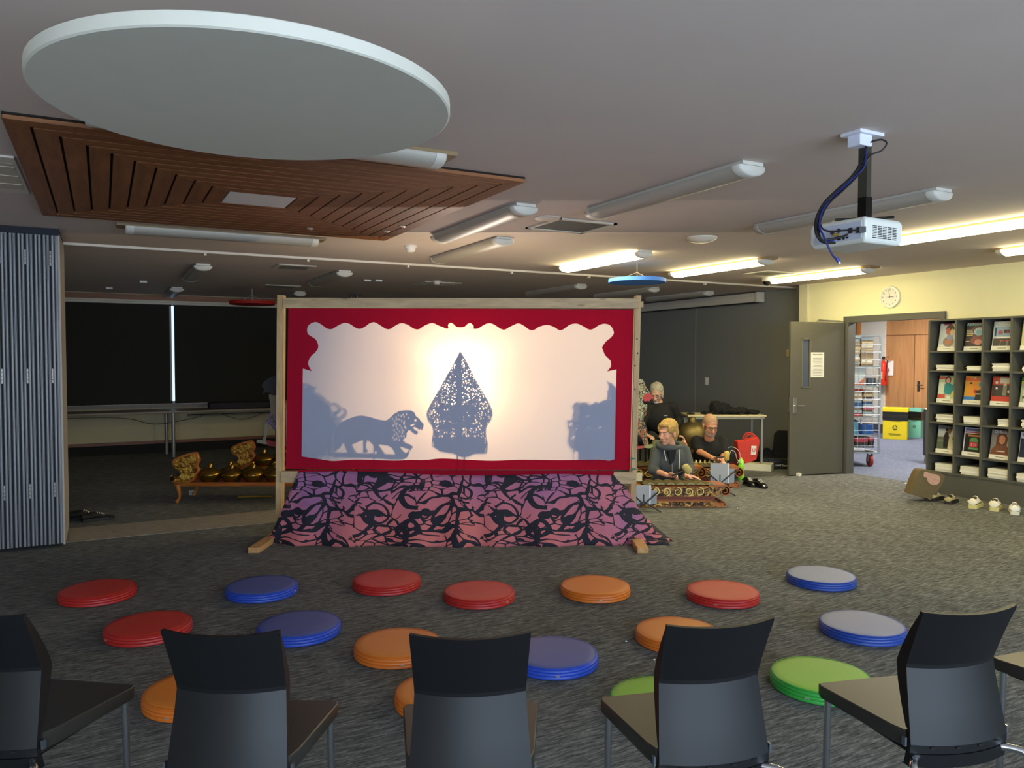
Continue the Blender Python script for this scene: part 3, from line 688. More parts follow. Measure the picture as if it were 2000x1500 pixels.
poly_puppet('shadow puppet with two rounded heads beside the horned one',[(960,1345),(960,465),(910,452),(860,462),(822,500),(800,478),(760,475),(745,500),(700,515),(690,1345)],*A,.0405,[(832,852,14),(780,1300,10),(870,1290,9)])
poly_puppet('round-topped shadow puppet in the middle of the right cluster',[(760,1345),(760,520),(690,520),(665,500),(630,480),(590,482),(560,495),(540,560),(530,1340)],*A,.043,[(650,690,12),(620,690,8),(705,685,9),(590,1230,10),(590,1270,12),(655,855,9)])
poly_puppet('spiky shadow puppet facing the bare screen at right',[(620,1345),(620,560),(560,490),(520,475),(480,478),(450,505),(440,540),(412,548),(440,575),(445,620),(425,680),(440,720),(400,745),(335,745),(365,800),(355,850),(380,900),(370,960),(360,1030),(365,1090),(400,1150),(450,1190),(510,1210),(505,1340)],*A,.0455,[(405,800,26),(478,880,14),(445,990,22),(425,925,9)])
# loops beside the lion
lp=thing('curl_puppet','shadow puppet whose two looping curls rise above the lion back','puppet',(loc.x,loc.y,lx[1]),YAW)
q=B()
for pts in ([(585,350),(610,325),(660,330),(700,365),(700,410),(670,440),(620,440),(580,400)],[(705,380),(750,385),(785,420),(770,470),(730,500),(680,505),(640,470)]):
    a=L2(f(smooth_loop(pts,4))); n=len(a); q.tube([(x,.02,z) for x,z in a],[.006+.014*math.sin(PI*i/(n-1)) for i in range(n)],6)
flat(q,.0175,.0195)
q.plate(L2(f([(560,330),(600,400),(640,450),(700,500),(740,560),(760,620),(700,640),(560,660)])),.018,.021)
q.build('leather_sheet',LEA,lp)
# painted puppets standing outside the frame
def painted(c1,c2,c3,sc=45):
    g=G('painted_leather'); v=g.mp((1,1,1)); vo=g.N('TexVoronoi'); vo.inputs['Scale'].default_value=sc; g.L(v,vo.inputs['Vector'])
    a=g.noise(v,sc*.8,3); e=g.N('TexVoronoi',feature='DISTANCE_TO_EDGE'); e.inputs['Scale'].default_value=sc; g.L(v,e.inputs['Vector'])
    col=g.ramp(a.outputs['Fac'],[(.38,c1),(.48,c2),(.56,c3),(.66,c2)]); d=g.math('LESS_THAN',e.outputs['Distance'],.06)
    return g.p(.6,0,g.mix(d,col,'2a1d12'))
PT1=painted('c8a04a','a8a25c','d8cfa0',38); PT2=painted('b8401f','c8a04a','2a2018',34)
def painted_puppet(lab,px_pts,red,body2,foot,dep,mat_hi,mat_lo,names):
    o0=PD(px_pts[0][0],px_pts[0][1],dep); t=thing('display_puppet',lab,'puppet',(o0.x,o0.y,o0.z),YAW)
    def LL(l): return [(lambda v:(v.x,v.z))(inv_local(PD(x,y,dep),o0,YAW)) for x,y in l]
    q=B(); q.plate(LL(smooth_loop(px_pts,3,True)),0,.003); q.build('headdress',mat_hi,t)
    for nm,poly,m,y in names:
        q=B(); q.plate(LL(smooth_loop(poly,3,True) if len(poly)>4 and nm!='face' else poly),y-.003,y); q.build(nm,m,t)
    return t
E0,E1=1220,730; z=lambda l,sc=5.556:[(E0+x/sc,E1+y/sc) for x,y in l]
painted_puppet('painted gold and red leather puppet with red face beside the right post',z([(120,60),(160,55),(205,75),(225,130),(260,185),(270,215),(240,225),(205,260),(190,300),(120,300)]),None,None,None,6.75,PT1,PT2,
 [('face',z([(200,262),(215,225),(240,212),(262,215),(275,206),(285,226),(302,238),(324,264),(300,268),(284,270),(288,282),(274,286),(268,298),(240,294),(222,302),(206,290)]),M('#d8402e',.6,noise=.3,scale=90),0.0),
  ('torso',z([(120,290),(190,300),(215,335),(245,330),(240,380),(215,400),(205,470),(195,520),(120,540)]),PT1,.006),
  ('arm',z([(225,380),(243,400),(238,440),(212,466),(220,430)]),PT2,.004),
  ('skirt',z([(120,530),(200,500),(235,600),(245,700),(262,755),(235,775),(205,760),(180,690),(120,640)]),PT2,.0),
  ('base_bar',z([(100,790),(215,778),(215,805),(100,825)]),M('#b8401f',.6),.002),
  ('foot',z([(215,778),(250,770),(300,765),(305,790),(270,808),(215,800)]),M('#a8a25c',.7),.002)])
E0,E1=420,700; z=lambda l,sc=4.839:[(E0+x/sc,E1+y/sc) for x,y in l]
DPM=painted('2c2430','4a4048','8c8088',40)
painted_puppet('dark painted leather puppet with striding leg beside the left post',z([(440,260),(470,215),(520,180),(560,170),(620,200),(620,330),(560,340),(500,320),(450,330),(465,290)]),None,None,None,6.9,M('#1c1a1c',.7),DPM,
 [('torso',z([(510,345),(560,350),(620,350),(620,520),(530,520),(525,440)]),M('#6b6152',.7),.0),
  ('skirt',z([(530,510),(600,500),(620,640),(560,680),(530,640),(475,610),(500,560)]),painted('5a4a66','8a7c8c','332838',60),.002),
  ('leg',z([(475,600),(520,630),(500,700),(480,760),(490,810),(440,805),(395,795),(400,770),(450,765),(465,700)]),M('#7c735f',.7),.004),
  ('base_bar',z([(490,770),(620,800),(620,850),(485,820)]),M('#7a1418',.6),.006)])
# ---------------- lamp behind the screen, plus two added fill lights
lampx=S(905,750,6.9)[0]
def plight(nm,loc,e,c,r,spot=None,look=None):
    l=bpy.data.lights.new(nm,'SPOT' if spot else 'POINT'); l.energy=e; l.color=c; l.shadow_soft_size=r
    o=bpy.data.objects.new(nm,l); COL.objects.link(o); o.location=loc
    if spot:
        l.spot_size=math.radians(spot); l.spot_blend=.6; o.rotation_euler=(Vector(look)-Vector(loc)).to_track_quat('-Z','Y').to_euler()
    return o
LQ=SB+Matrix.Rotation(YAW,3,'Z')@Vector((lampx,.28,1.33))
plight('screen_bulb',LQ,LAMP_A,(1.0,.78,.50),.008)
plight('fill_uplight',LQ+Vector((0,0,.02)),FILL_UP,(1.0,.80,.55),.01,165,LQ+Vector((0,0,1)))  # added up-light without a lamp body, brightens the ceiling band
FL=SB+Matrix.Rotation(YAW,3,'Z')@Vector((-.45,2.3,1.25))
plight('fill_flood',FL,FILL_FLOOD,(1.0,.86,.72),.02,76,SB+Vector((-.35,-.2,1.25)))  # added flood without a body, evens the glow across the cloth
# black stand with its bracket seen over the beam
tp=thing('microphone_stand','black stand top with two dark prongs poking above the timber beam','stand',SB+Matrix.Rotation(YAW,3,'Z')@Vector((S(693,575,8.6)[0],1.98,0)),YAW)
q=B(); q.tube([(0,0,0),(0,0,2.0)],.012); q.build('pole',M('#141414',.4),tp)
q=B(); q.tube([(-.03,0,1.98),(-.045,0,2.27)],.012); q.tube([(.03,0,1.98),(.02,0,2.27)],.02); q.b2((-.06,-.02,2.25),(.07,.02,2.275)); q.build('bracket',M('#141414',.4),tp)
# ---------------- batik cloth
def batik():
    g=G('batik'); sep=g.N('SeparateXYZ'); g.L(g.tc.outputs['Object'],sep.inputs[0])
    PER=1.085; xm=g.math('MULTIPLY',g.math('FRACT',g.math('DIVIDE',g.math('ADD',sep.outputs['X'],10.0),PER)),PER)
    cb=g.N('CombineXYZ'); g.L(xm,cb.inputs[0]); g.L(sep.outputs['Z'],cb.inputs[2]); v=cb.outputs[0]; ov=g.mp((1,.3,1))
    w=g.noise(v,3.4,1,.3)
    sub=g.N('VectorMath',operation='SUBTRACT'); g.L(w.outputs['Color'],sub.inputs[0]); sub.inputs[1].default_value=(.5,.5,.5)
    sc=g.N('VectorMath',operation='SCALE'); g.L(sub.outputs[0],sc.inputs[0]); sc.inputs['Scale'].default_value=.30
    ad=g.N('VectorMath',operation='ADD'); g.L(v,ad.inputs[0]); g.L(sc.outputs[0],ad.inputs[1])
    def edges(s):
        m=g.mp(s,vec=ad.outputs[0]); e=g.N('TexVoronoi',feature='DISTANCE_TO_EDGE'); e.inputs['Scale'].default_value=1; g.L(m,e.inputs['Vector']); return e.outputs['Distance']
    th=g.noise(v,5,2).outputs['Fac']; gate=g.noise(v,5.2,1).outputs['Fac']
    t1=g.math('MULTIPLY',g.math('LESS_THAN',edges((6.2,.5,12.5)),g.math('MULTIPLY',th,.10)),g.math('GREATER_THAN',gate,.42))
    t2=g.math('LESS_THAN',edges((3.4,.5,6.4)),g.math('MULTIPLY',g.math('SUBTRACT',g.noise(v,4.1,2).outputs['Fac'],.36),.26))
    k=g.math('MAXIMUM',t1,t2)
    s2=g.N('SeparateXYZ'); sc2=g.N('VectorMath',operation='SCALE'); g.L(sub.outputs[0],sc2.inputs[0]); sc2.inputs['Scale'].default_value=.12
    ad2=g.N('VectorMath',operation='ADD'); g.L(v,ad2.inputs[0]); g.L(sc2.outputs[0],ad2.inputs[1]); g.L(ad2.outputs[0],s2.inputs[0])
    def ring(cx,cz,rx,rz,wd,k,arc=None):
        dx=g.math('DIVIDE',g.math('SUBTRACT',s2.outputs['X'],cx),rx); dz=g.math('DIVIDE',g.math('SUBTRACT',s2.outputs['Z'],cz),rz)
        d=g.math('SQRT',g.math('ADD',g.math('MULTIPLY',dx,dx),g.math('MULTIPLY',dz,dz)))
        r=g.math('LESS_THAN',g.math('ABSOLUTE',g.math('SUBTRACT',d,1.0)),wd)
        if arc=='l': r=g.math('MULTIPLY',r,g.math('LESS_THAN',dx,.35))
        if arc=='r': r=g.math('MULTIPLY',r,g.math('GREATER_THAN',dx,-.2))
        if arc=='d': r=g.math('LESS_THAN',d,1.0)
        return g.math('MAXIMUM',k,r)
    X0=((985-2000*0)*0)+.60
    for a in ((X0,.26,.036,.030,.25,None),(X0-.13,.14,.10,.062,.22,None),(X0-.11,.37,.12,.085,.17,'l'),(X0+.17,.235,.10,.07,.14,'l'),(X0+.02,.265,.075,.018,1,'d'),(X0-.09,.235,.06,.026,1,'d'),(X0+.12,.22,.05,.02,1,'d'),(X0+.14,.47,.06,.03,1,'d'),(X0-.42,.26,.10,.075,.10,'r'),(X0-.40,.255,.03,.022,1,'d'),(X0-.36,.13,.075,.045,.16,None),(X0+.3,.42,.09,.05,.15,'r')):
        k=ring(a[0],a[1],a[2],a[3],a[4],k,a[5])
    hz=g.math('ADD',g.math('MULTIPLY',sep.outputs['Z'],1.2),g.math('MULTIPLY',g.math('SUBTRACT',g.noise(ov,1.6,3).outputs['Fac'],.5),1.9))
    col=g.ramp(hz,[(.0,'d06a60'),(.35,'b96274'),(.75,'8e5a8c')])
    sp=g.noise(ov,30,3); col=g.mix(g.math('MULTIPLY',sp.outputs['Fac'],.3),col,'cc8f9c')
    return g.p(.75,0,g.mix(k,col,'171424'))
BAT=batik()
bt=[]; NR,NC=16,96
TL=S3(584,922,6.555); TR=S3(1196,930,6.555); BL=S3(524,1050,6.42); BR=S3(1250,1047,6.42)
q=B(); rows=[]
for r in range(NR+1):
    v=r/NR; row=[]
    for c in range(NC+1):
        u=c/NC
        top=TL.lerp(TR,u); bot=BL.lerp(BR,u); bot.z=.0; bot.y-=.16*math.sin(PI*min(1,max(0,u)))**.5*.72
        p=top.lerp(bot,v); p.x+= (0 if 0<u<1 else 0)
        sag=.03*math.sin(PI*v); p.z-=.0*sag
        amp=.006+.02*v*v; p.y+=amp*math.sin(u*47+1.3*math.sin(u*11))+ .012*v*math.sin(u*19+v*2)
        p.y-=.03*v
        p.z+= .006*math.sin(u*60)*(v>.95) + .012*(1-v)*math.sin(u*9)
        if v>.93: p.z=max(.002+.006*abs(math.sin(u*38))*(v<.99),p.z)
        row.append(p)
    # extra side returns
    row.insert(0,row[0]+Vector((-.0-.03*v,.12,0.0)))
    e=row[-1]; row.append(e+Vector((.05+.12*v,.05-.05*v,-.01*v))); row.append(e+Vector((.03+.26*v*v,.14-.1*v,-.0)))
    rows.append(row)
for p in rows[-1]: p.z=.001
q.rings(rows,False,False)
bo=q.build('batik_cloth',BAT,None,SB,YAW,smooth=True,ang=180)
m_=bo.modifiers.new('t','SOLIDIFY'); m_.thickness=.004; m_.offset=1
tag(bo,'purple and orange batik cloth with black swirls draped from the lower beam to floor','cloth')
q=B(); rr=[]
for i in range(9):
    v=i/8; c=S3(1225+80*v,1045+7*v,6.40-.02*v); rr.append([Vector((c.x,c.y-.05+.02*math.sin(i*2.1),.004)),Vector((c.x,c.y-.02,.045*(1-v)+.012+.012*(i%2))),Vector((c.x+.01,c.y+.04,.03*(1-v)+.01)),Vector((c.x,c.y+.08,.004))])
q.rings(rr,False,False); tl=q.build('trailing_corner',BAT,bo,smooth=True,ang=180); m_=tl.modifiers.new('t','SOLIDIFY'); m_.thickness=.004
# ================================================================= CUSHIONS
def cushion(lat,dep,col,lab,worn=False,rot=0):
    t=thing('floor_cushion',lab,'cushion',CW(lat,dep),rot,'round floor cushions')
    R=.228; pr=[(0,0),(R-.012,0),(R,.006),(R+.001,.020),(R-.001,.024),(R+.002,.030),(R+.001,.042),(R-.002,.046),(R+.001,.052),(R,.062),(R-.008,.068)]
    pr=[(r,z*.76) for r,z in pr]
    q=B(); q.lathe(pr,56,cap=False); q.build('side_band',M(col[1],.42,spec=.6),t,smooth=True,ang=60)
    q=B(); q.lathe([(R-.010,.050),(R-.004,.0535),(R-.006,.0575),(R-.014,.0575)],56,cap=False); q.build('piping',M(col[1],.45),t,smooth=True,ang=80)
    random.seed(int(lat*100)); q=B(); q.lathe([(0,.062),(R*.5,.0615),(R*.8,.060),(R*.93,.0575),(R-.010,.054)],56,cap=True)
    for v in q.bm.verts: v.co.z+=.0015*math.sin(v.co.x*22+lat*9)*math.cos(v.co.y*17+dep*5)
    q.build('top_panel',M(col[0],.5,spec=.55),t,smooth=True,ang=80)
    q=B(); q.box((-.226,-.03,.025),(.012,.02,.006),.1); q.build('zip_pull',M('#d9d4c4',.3,.7),t)
RED=('#c1352b','#b3211d'); BLU=('#4e5c9c','#1f46b5'); ORA=('#d9802f','#cf6c1c'); GRN=('#86bd3c','#2f9a3a');  # blue tops greyed: ceiling sheen put into the panel colour
for a in [(-2.69,4.95,RED,'red round cushion farthest left on the carpet, in the back row'),
 (-2.05,4.29,RED,'red round cushion in front of the far left one, just above a black chair back'),
 (-1.65,5.03,BLU,'blue round cushion in the back row between two red ones'),
 (-1.20,4.29,BLU,'blue round cushion peeking behind the top of the second chair from left'),
 (-.85,5.18,RED,'red round cushion left of centre in front of the batik cloth'),
 (-.60,4.00,ORA,'orange round cushion with creased top behind the middle chair'),
 (-.21,4.91,RED,'red round cushion nearest the middle of the floor'),
 (.21,3.87,BLU,'blue round cushion beside the right corner of the middle chair back'),
 (.55,5.03,ORA,'orange round cushion in full view in front of right timber foot'),
 (.91,4.18,ORA,'orange round cushion partly behind the second chair back from right'),
 (1.36,4.92,RED,'red round cushion farthest right in the back row'),
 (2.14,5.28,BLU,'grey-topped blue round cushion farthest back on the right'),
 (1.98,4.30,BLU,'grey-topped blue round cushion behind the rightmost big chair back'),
 (1.46,3.59,GRN,'bright green round cushion in view between the two right chairs'),
 (-1.43,3.44,ORA,'orange round cushion mostly hidden behind the second chair from left'),
 (-.30,3.42,ORA,'orange round cushion showing only its left edge behind the middle chair'),
 (.66,3.35,GRN,'green round cushion mostly hidden behind the second chair from right')]:
    col=a[2]
    if 'grey-topped' in a[3]: col=('#7d86a8','#20439a')  # stronger painted sheen on these two tops
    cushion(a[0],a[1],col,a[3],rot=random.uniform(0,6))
# ================================================================= CHAIRS
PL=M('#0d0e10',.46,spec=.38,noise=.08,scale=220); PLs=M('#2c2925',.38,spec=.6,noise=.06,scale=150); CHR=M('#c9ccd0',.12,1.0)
def make_chair():
    t=thing('stacking_chair','','chair',(0,0,0),0,'black plastic chairs in the front row')
    # seat
    def outl(s,z,yo=0):
        return [(-.165*s,.058+yo,z),(.165*s,.058+yo,z),(.178*s,.10,z),(.212*s,.395,z),(.205*s,.415,z),(-.205*s,.415,z),(-.212*s,.395,z),(-.178*s,.10,z)]
    q=B(); top=[(x,y,zz+(-.006 if 3<=i<=6 else 0)) for i,(x,y,zz) in enumerate(outl(1,.458))]
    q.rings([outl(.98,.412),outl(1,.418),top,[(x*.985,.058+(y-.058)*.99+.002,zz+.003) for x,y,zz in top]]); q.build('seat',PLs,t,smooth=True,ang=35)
    # backrest shell
    prof=[(.405,-.002),(.43,-.004),(.47,.004),(.53,.016),(.59,.028),(.640,.036),(.652,.034),(.70,.016),(.76,-.008),(.80,-.026),(.822,-.036)]
    U=14; fr_=[];bk=[]
    q=B(); ringsl=[]
    for z,y in prof:
        f_=(z-.405)/.417; hw=.168-.016*min(1,f_/.55)+ .008*max(0,(f_-.55)/.45)
        ring=[]
        for i in range(U+1):
            u=-1+2*i/U; ring.append((u*hw,y+.034*u*u,z+.006*u*u*(f_>.95)))
        for i in range(U,-1,-1):
            u=-1+2*i/U; ring.append((u*hw*.985,y+.034*u*u+.014,z+.006*u*u*(f_>.95)))
        ringsl.append(ring)
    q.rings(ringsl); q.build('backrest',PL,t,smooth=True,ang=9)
    for sx in (-1,1):
        q=B(); rs=[]
        for z,y in prof[2:]:
            f_=(z-.405)/.417; hw=.168-.016*min(1,f_/.55)+.008*max(0,(f_-.55)/.45); d=.03*math.sin(PI*min(1,max(0,(f_-.1)/.9)))+.004
            rs.append([(sx*hw,y+.034,z),(sx*(hw-.004),y+.034+d+.012,z),(sx*(hw-.010),y+.034+d+.012,z),(sx*(hw-.008),y+.034,z)])
        q.rings(rs); q.build('side_rim',PL,t,smooth=True,ang=30)
    q=B(); rs=[]
    for i in range(U+1):
        u=-1+2*i/U; x=u*.166; y=.034*u*u-.004; rs.append([(x,y,.403),(x,y+.02,.403),(x,y+.03,.362),(x,y+.006,.362)])
    q.rings(rs); q.build('seat_shell',PL,t,smooth=True,ang=30)
    q=B()
    for x in (-.11,-.035,.04,.11):
        y=.034*(x/.168)**2-.006; q.box((x,y,.425),(.014,.004,.005))
    q.build('vent_slot',M('#050505',.9),t)
    for sx in (-1,1):
        q=B(); q.tube([(sx*.190,.385,.415),(sx*.191,.388,.2),(sx*.192,.39,.0)],.0115,14); q.build('leg',CHR,t,smooth=True)
        q=B(); q.tube([(sx*.145,.03,.392),(sx*.170,.012,.392),(sx*.185,-.004,.391),(sx*.193,-.016,.384),(sx*.196,-.022,.365),(sx*.199,-.05,.15),(sx*.202,-.07,0)],.0115,14); q.build('leg',CHR,t,smooth=True)
        q=B(); q.tube([(sx*.150,.05,.402),(sx*.165,.38,.402)],.009,10); q.build('side_rail',PL,t,smooth=True)
        q=B(); q.box((sx*.176,.045,.435),(.006,.014,.026)); q.build('rivet_plate',M('#8f99a5',.25,.9),t)
    return t
chair0=make_chair()
CH=[(-1.535,2.17,9,'leftmost black plastic chair, cut off by the picture edge'),
(-.775,2.02,1.5,'second black plastic chair from left, seat showing at its right side'),
(-.11,2.00,-3,'middle black plastic chair seen squarely from behind'),
(.575,2.09,-12,'second black plastic chair from right, bluish back, seat showing left'),
(1.325,2.20,-12.5,'black plastic chair in the right corner with grey-lit lower back'),
(2.10,2.47,-20,'black plastic chair mostly outside the right picture edge, only seat corner visible')]
for i,(la,de,an,lab) in enumerate(CH):
    o=chair0 if i==0 else copy_tree(chair0)
    o.location=CW(la,de); o.rotation_euler=(0,0,YAW-math.radians(an)); o['label']=lab
# ================================================================= MAGAZINE SHELF
SHM=M('#55544a',.55,noise=.08,scale=12); 
XS=8.44; XB=XR-.005
cols=[5.60,5.285,4.985,4.685,4.385,4.085,3.785]; zr=[1.985,1.627,1.403,1.032,.813,.453,.245]
sh_=thing('magazine_shelf','tall dark grey pigeonhole magazine shelf against the cream wall','shelf',(0,0,0))
q=B(); q.b2((XS+.01,cols[-1],0),(XB,cols[0],.235)); q.build('plinth',SHM,sh_)
q=B(); q.b2((XB-.015,cols[-1],.23),(XB,cols[0],1.98)); q.build('back_panel',M('#2b2a26',.8),sh_)
for y in cols: 
    q=B(); q.b2((XS,y-.011,.235),(XB,y+.011,1.985)); q.build('divider',SHM,sh_)
for z in zr: 
    q=B(); q.b2((XS+.002,cols[-1],z-.010),(XB,cols[0],z+.010)); q.build('shelf_board',SHM,sh_)
CM2=Matrix.Rotation(-PI/2,4,'Z')@Matrix.Rotation(PI/2,4,'X')
circ=lambda cx,cy,rx,ry=None,n=14:[(cx+rx*math.cos(2*PI*i/n),cy+(ry or rx)*math.sin(2*PI*i/n)) for i in range(n)]
R4=lambda a,b,c,d:[(a,b),(c,b),(c,d),(a,d)]
def mag(col,row,bg,shapes,title,tc,lab,ts=.03):
    y=(cols[col]+cols[col+1])/2+(-.012); z=zr[row*2+1]+.011; W,Hh=.222,.315
    t=thing('magazine',lab,'magazine',(XS+.075,y,z),0,'magazines displayed cover outwards'); t.rotation_euler=(0,math.radians(9),0)
    q=B(); q.m=CM2; q.b2((-W/2,0,-.004),(W/2,Hh,0)); q.build('cover',M(bg,.4),t)
    mats=[];q=B(); q.m=CM2; zz=.0004
    for c,pl in shapes:
        m=M(c,.45)
        if m not in mats: mats.append(m)
        q.mi=mats.index(m); q.plate([(-W/2+x*W,.045+v*(Hh-.045)) for x,v in pl],.0,zz,'xy'); zz+=.00022
    if shapes: q.build('picture',mats,t)
    if title:
        q=B(); q.m=CM2; n=len(title) if isinstance(title,list) else 1
        tl=title if isinstance(title,list) else [title]
        for k,s_ in enumerate(tl): q.text(s_,ts,Matrix.Translation((0,Hh-.022-k*.026,.0045)))
        q.build('title',M(tc,.5),t)
    q=B(); q.m=CM2; q.b2((-W/2-.002,-.002,.001),(W/2+.002,.045,.008)); l=q.build('label_strip',M('#e9e6cf',.6),t)
    q=B(); q.m=CM2; q.b2((-.045,.018,.008),(.045,.024,.0085)); q.build('label_print',M('#6a675c',.7),l)
mag(0,0,'#b9bab2',[('#c2c6c4',R4(0,0,.45,1)),('#8c7a6c',circ(.52,.22,.30,.22)),('#b9744a',circ(.5,.22,.17,.12)),('#8790ac',circ(.58,.42,.17,.14)),('#5a3a30',circ(.55,.78,.22,.16)),('#c05a50',circ(.45,.66,.11,.15)),('#c9b074',circ(.66,.62,.10,.14)),('#8a2a5c',R4(.2,.92,.62,1)),('#e8e4cc',R4(0,.02,.3,.10))],None,'#fff','grey cover with a pile of colourful figures, top left of shelf')
mag(1,0,'#2b1c1c',[('#6a4a48',circ(.62,.6,.38,.3)),('#b9c6cf',circ(.66,.62,.26,.17)),('#7fb3c4',circ(.64,.58,.15,.11)),('#8a4a40',circ(.62,.25,.36,.18)),('#cf8a7a',circ(.66,.18,.18,.12)),('#d8d0a8',R4(.04,.66,.32,.70)),('#d8d0a8',R4(.04,.59,.34,.63)),('#d8d0a8',R4(.04,.52,.38,.56)),('#d8c868',R4(.04,.45,.36,.49)),('#d8d0a8',R4(.04,.2,.22,.23)),('#c05048',R4(.1,.94,.9,.98))],'Astronomy','#8fd6da','Astronomy magazine with dark nebula cover in the top row',.047)
mag(2,0,'#c3c6be',[('#8fa9bd',R4(.05,.40,.95,.78)),('#1d3a48',R4(.08,.42,.15,.74)),('#3a2422',R4(.5,.52,.78,.66)),('#8a2a24',R4(.62,.54,.78,.62)),('#a05a62',circ(.35,.55,.12,.09)),('#e8ece8',R4(.2,.32,1,.37)),('#45423a',R4(.05,.0,1,.31)),('#c23a30',R4(.35,.2,.53,.24)),('#c23a30',R4(.62,.2,.83,.24)),('#a8a498',R4(.38,.02,.40,.2)),('#a8a498',R4(.70,.02,.72,.2))],['HOUSE','& GARDEN'],'#e8ece4','magazine with white lettered cover showing red stools under a counter',.036)
mag(3,0,'#c9c58e',[('#c8683c',R4(0,.86,1,1)),('#c98e3c',circ(.65,.6,.25,.12)),('#8a6a5c',circ(.25,.55,.18,.14)),('#d8862c',circ(.8,.3,.24,.14)),('#8f9a5c',circ(.3,.3,.2,.1))],None,'#fff','food magazine with orange header, top row at the right picture edge')
mag(0,1,'#b9cba4',[('#c9503c',R4(0,.84,.35,.95)),('#dfe8c8',R4(.02,.2,.3,.7)),('#2a1c1a',circ(.48,.80,.16,.17)),('#d9a088',circ(.49,.78,.11,.12)),('#1f8f92',[(.3,.3),(.33,.62),(.45,.68),(.55,.68),(.75,.6),(.82,.72),(.9,.7),(.8,.3),(.65,.18),(.4,.2)]),('#d05a48',R4(.0,.02,.4,.2)),('#d8c84c',circ(.85,.22,.13,.13)),('#e8e8d0',R4(.5,.0,.68,.14)),('#20284a',R4(.86,.6,1,.9))],None,'#fff','green cover with a smiling person in teal top, middle display row')
mag(1,1,'#d9a23c',[('#d9602c',R4(0,.78,1,.92)),('#e8962c',[(.15,.2),(.12,.6),(.3,.78),(.6,.8),(.66,.6),(.78,.5),(.6,.4),(.7,.2)]),('#3a9cc8',circ(.8,.66,.12,.1)),('#c9302c',circ(.56,.36,.1,.08)),('#3a7cb8',R4(0,.0,1,.14)),('#2b2624',[(.55,.0),(.6,.4),(.8,.44),(1,.4),(1,0)]),('#e8c09c',R4(.6,.24,.9,.28)),('#4a1a14',circ(.3,.7,.08,.04))],['M'],'#e8e8e8','orange painted cover with a dark haired figure, middle display row')
mag(2,1,'#c8412c',[('#c9c4b4',R4(.35,.72,1,.96)),('#3a3630',R4(.02,.2,.98,.66)),('#d8cfc0',circ(.2,.76,.07,.07)),('#c8bfae',circ(.6,.66,.08,.08)),('#8a8474',R4(.52,.24,.70,.62)),('#e0d8cc',circ(.22,.52,.05,.05)),('#e0d8cc',circ(.8,.4,.06,.06)),('#1f1c1a',R4(.14,.82,.28,.85)),('#c83e2a',R4(0,0,1,.19))],None,'#fff','red cover with a group in black and grey, middle display row')
mag(3,1,'#a8b08c',[('#3f7a34',R4(0,.84,1,1)),('#c9c83c',R4(0,.72,1,.82)),('#b9a890',[(.1,.5),(.4,.68),(.8,.5)]),('#c9cabc',R4(.12,.26,.78,.5)),('#30383a',R4(.1,.06,1,.24)),('#c8c4b0',circ(.4,.1,.3,.1))],None,'#fff','green and yellow headed garden cover at the right edge, middle display row')
mag(0,2,'#9aa08a',[('#c3c8c0',R4(0,.55,1,.84)),('#5f6a50',R4(0,0,1,.5)),('#7a8268',R4(0,.3,1,.42)),('#1f1d1c',[(.36,.05),(.32,.5),(.4,.74),(.55,.74),(.62,.5),(.58,.05)]),('#2b1f1a',circ(.47,.83,.08,.08)),('#8a5a40',circ(.62,.78,.09,.12)),('#d0c89c',[(.6,.1),(.62,.5),(.72,.66),(.82,.4),(.9,.08)]),('#d8c8b0',circ(.75,.08,.16,.08))],'WEDDING','#46506a','WEDDING magazine with couple in a field, lowest display row',.042)
mag(1,2,'#e8e4e8',[('#7a78a8',R4(.05,.86,.95,.97)),('#c86a68',R4(.05,.78,1,.84)),('#171616',R4(.06,0,1,.76)),('#c8823c',R4(.2,.64,.88,.71)),('#5f9a5a',[(.3,.42),(.32,.52),(.42,.6),(.62,.6),(.72,.52),(.74,.42)]),('#c8484c',R4(.32,.2,.72,.41)),('#5f9a5a',R4(.28,.1,.76,.18)),('#f0a0a8',R4(.40,.26,.45,.36)),('#f0a0a8',R4(.53,.26,.57,.36)),('#f0a0a8',R4(.62,.26,.65,.36))],None,'#fff','black cover with a neon burger sign, lowest display row')
mag(2,2,'#8f8880',[('#a8a298',R4(.5,.3,1,.9)),('#6b3c26',[(.25,.3),(.25,.74),(.42,.9),(.62,.9),(.8,.7),(.74,.4)]),('#c98a68',circ(.52,.62,.15,.19)),('#7a4a30',[(.0,.0),(.1,.25),(.3,.42),(.5,.34),(.72,.42),(.95,.2),(1,0)]),('#4a2a1c',R4(.38,.62,.44,.64)),('#4a2a1c',R4(.56,.62,.62,.64)),('#e8e0d4',R4(.3,.13,.7,.16))],'OHbaby!','#ece8e4','OHbaby! cover with a small child in brown hood, lowest display row',.044)
mag(3,2,'#d8d4dc',[('#b8323c',circ(.2,.9,.1,.06)),('#b8323c',circ(.7,.9,.12,.06)),('#1d2a3c',R4(.02,.0,1,.74)),('#d0a080',circ(.45,.42,.24,.27)),('#b9a888',circ(.45,.62,.28,.13)),('#e8e6e2',[(.25,0),(.35,.2),(.6,.2),(.75,0)]),('#141414',R4(.42,.08,.62,.14))],None,'#fff','cover with a smiling grey haired person in bow tie, right picture edge')
random.seed(5)
cn=['first column from the doorway','second column','third column','column cut by the picture edge']; rn=['upper','middle','lower']
mm=None; PAP=[M('#e2dec6',.8,noise=.04),M('#d9d5bd',.8,noise=.05),M('#ece9d8',.8)]
pile_n=[[5,4,6,4],[5,4,6,5],[5,4,6,5]]; pile_h=[[.062,.052,.082,.05],[.085,.08,.075,.085],[.09,.092,.108,.09]]
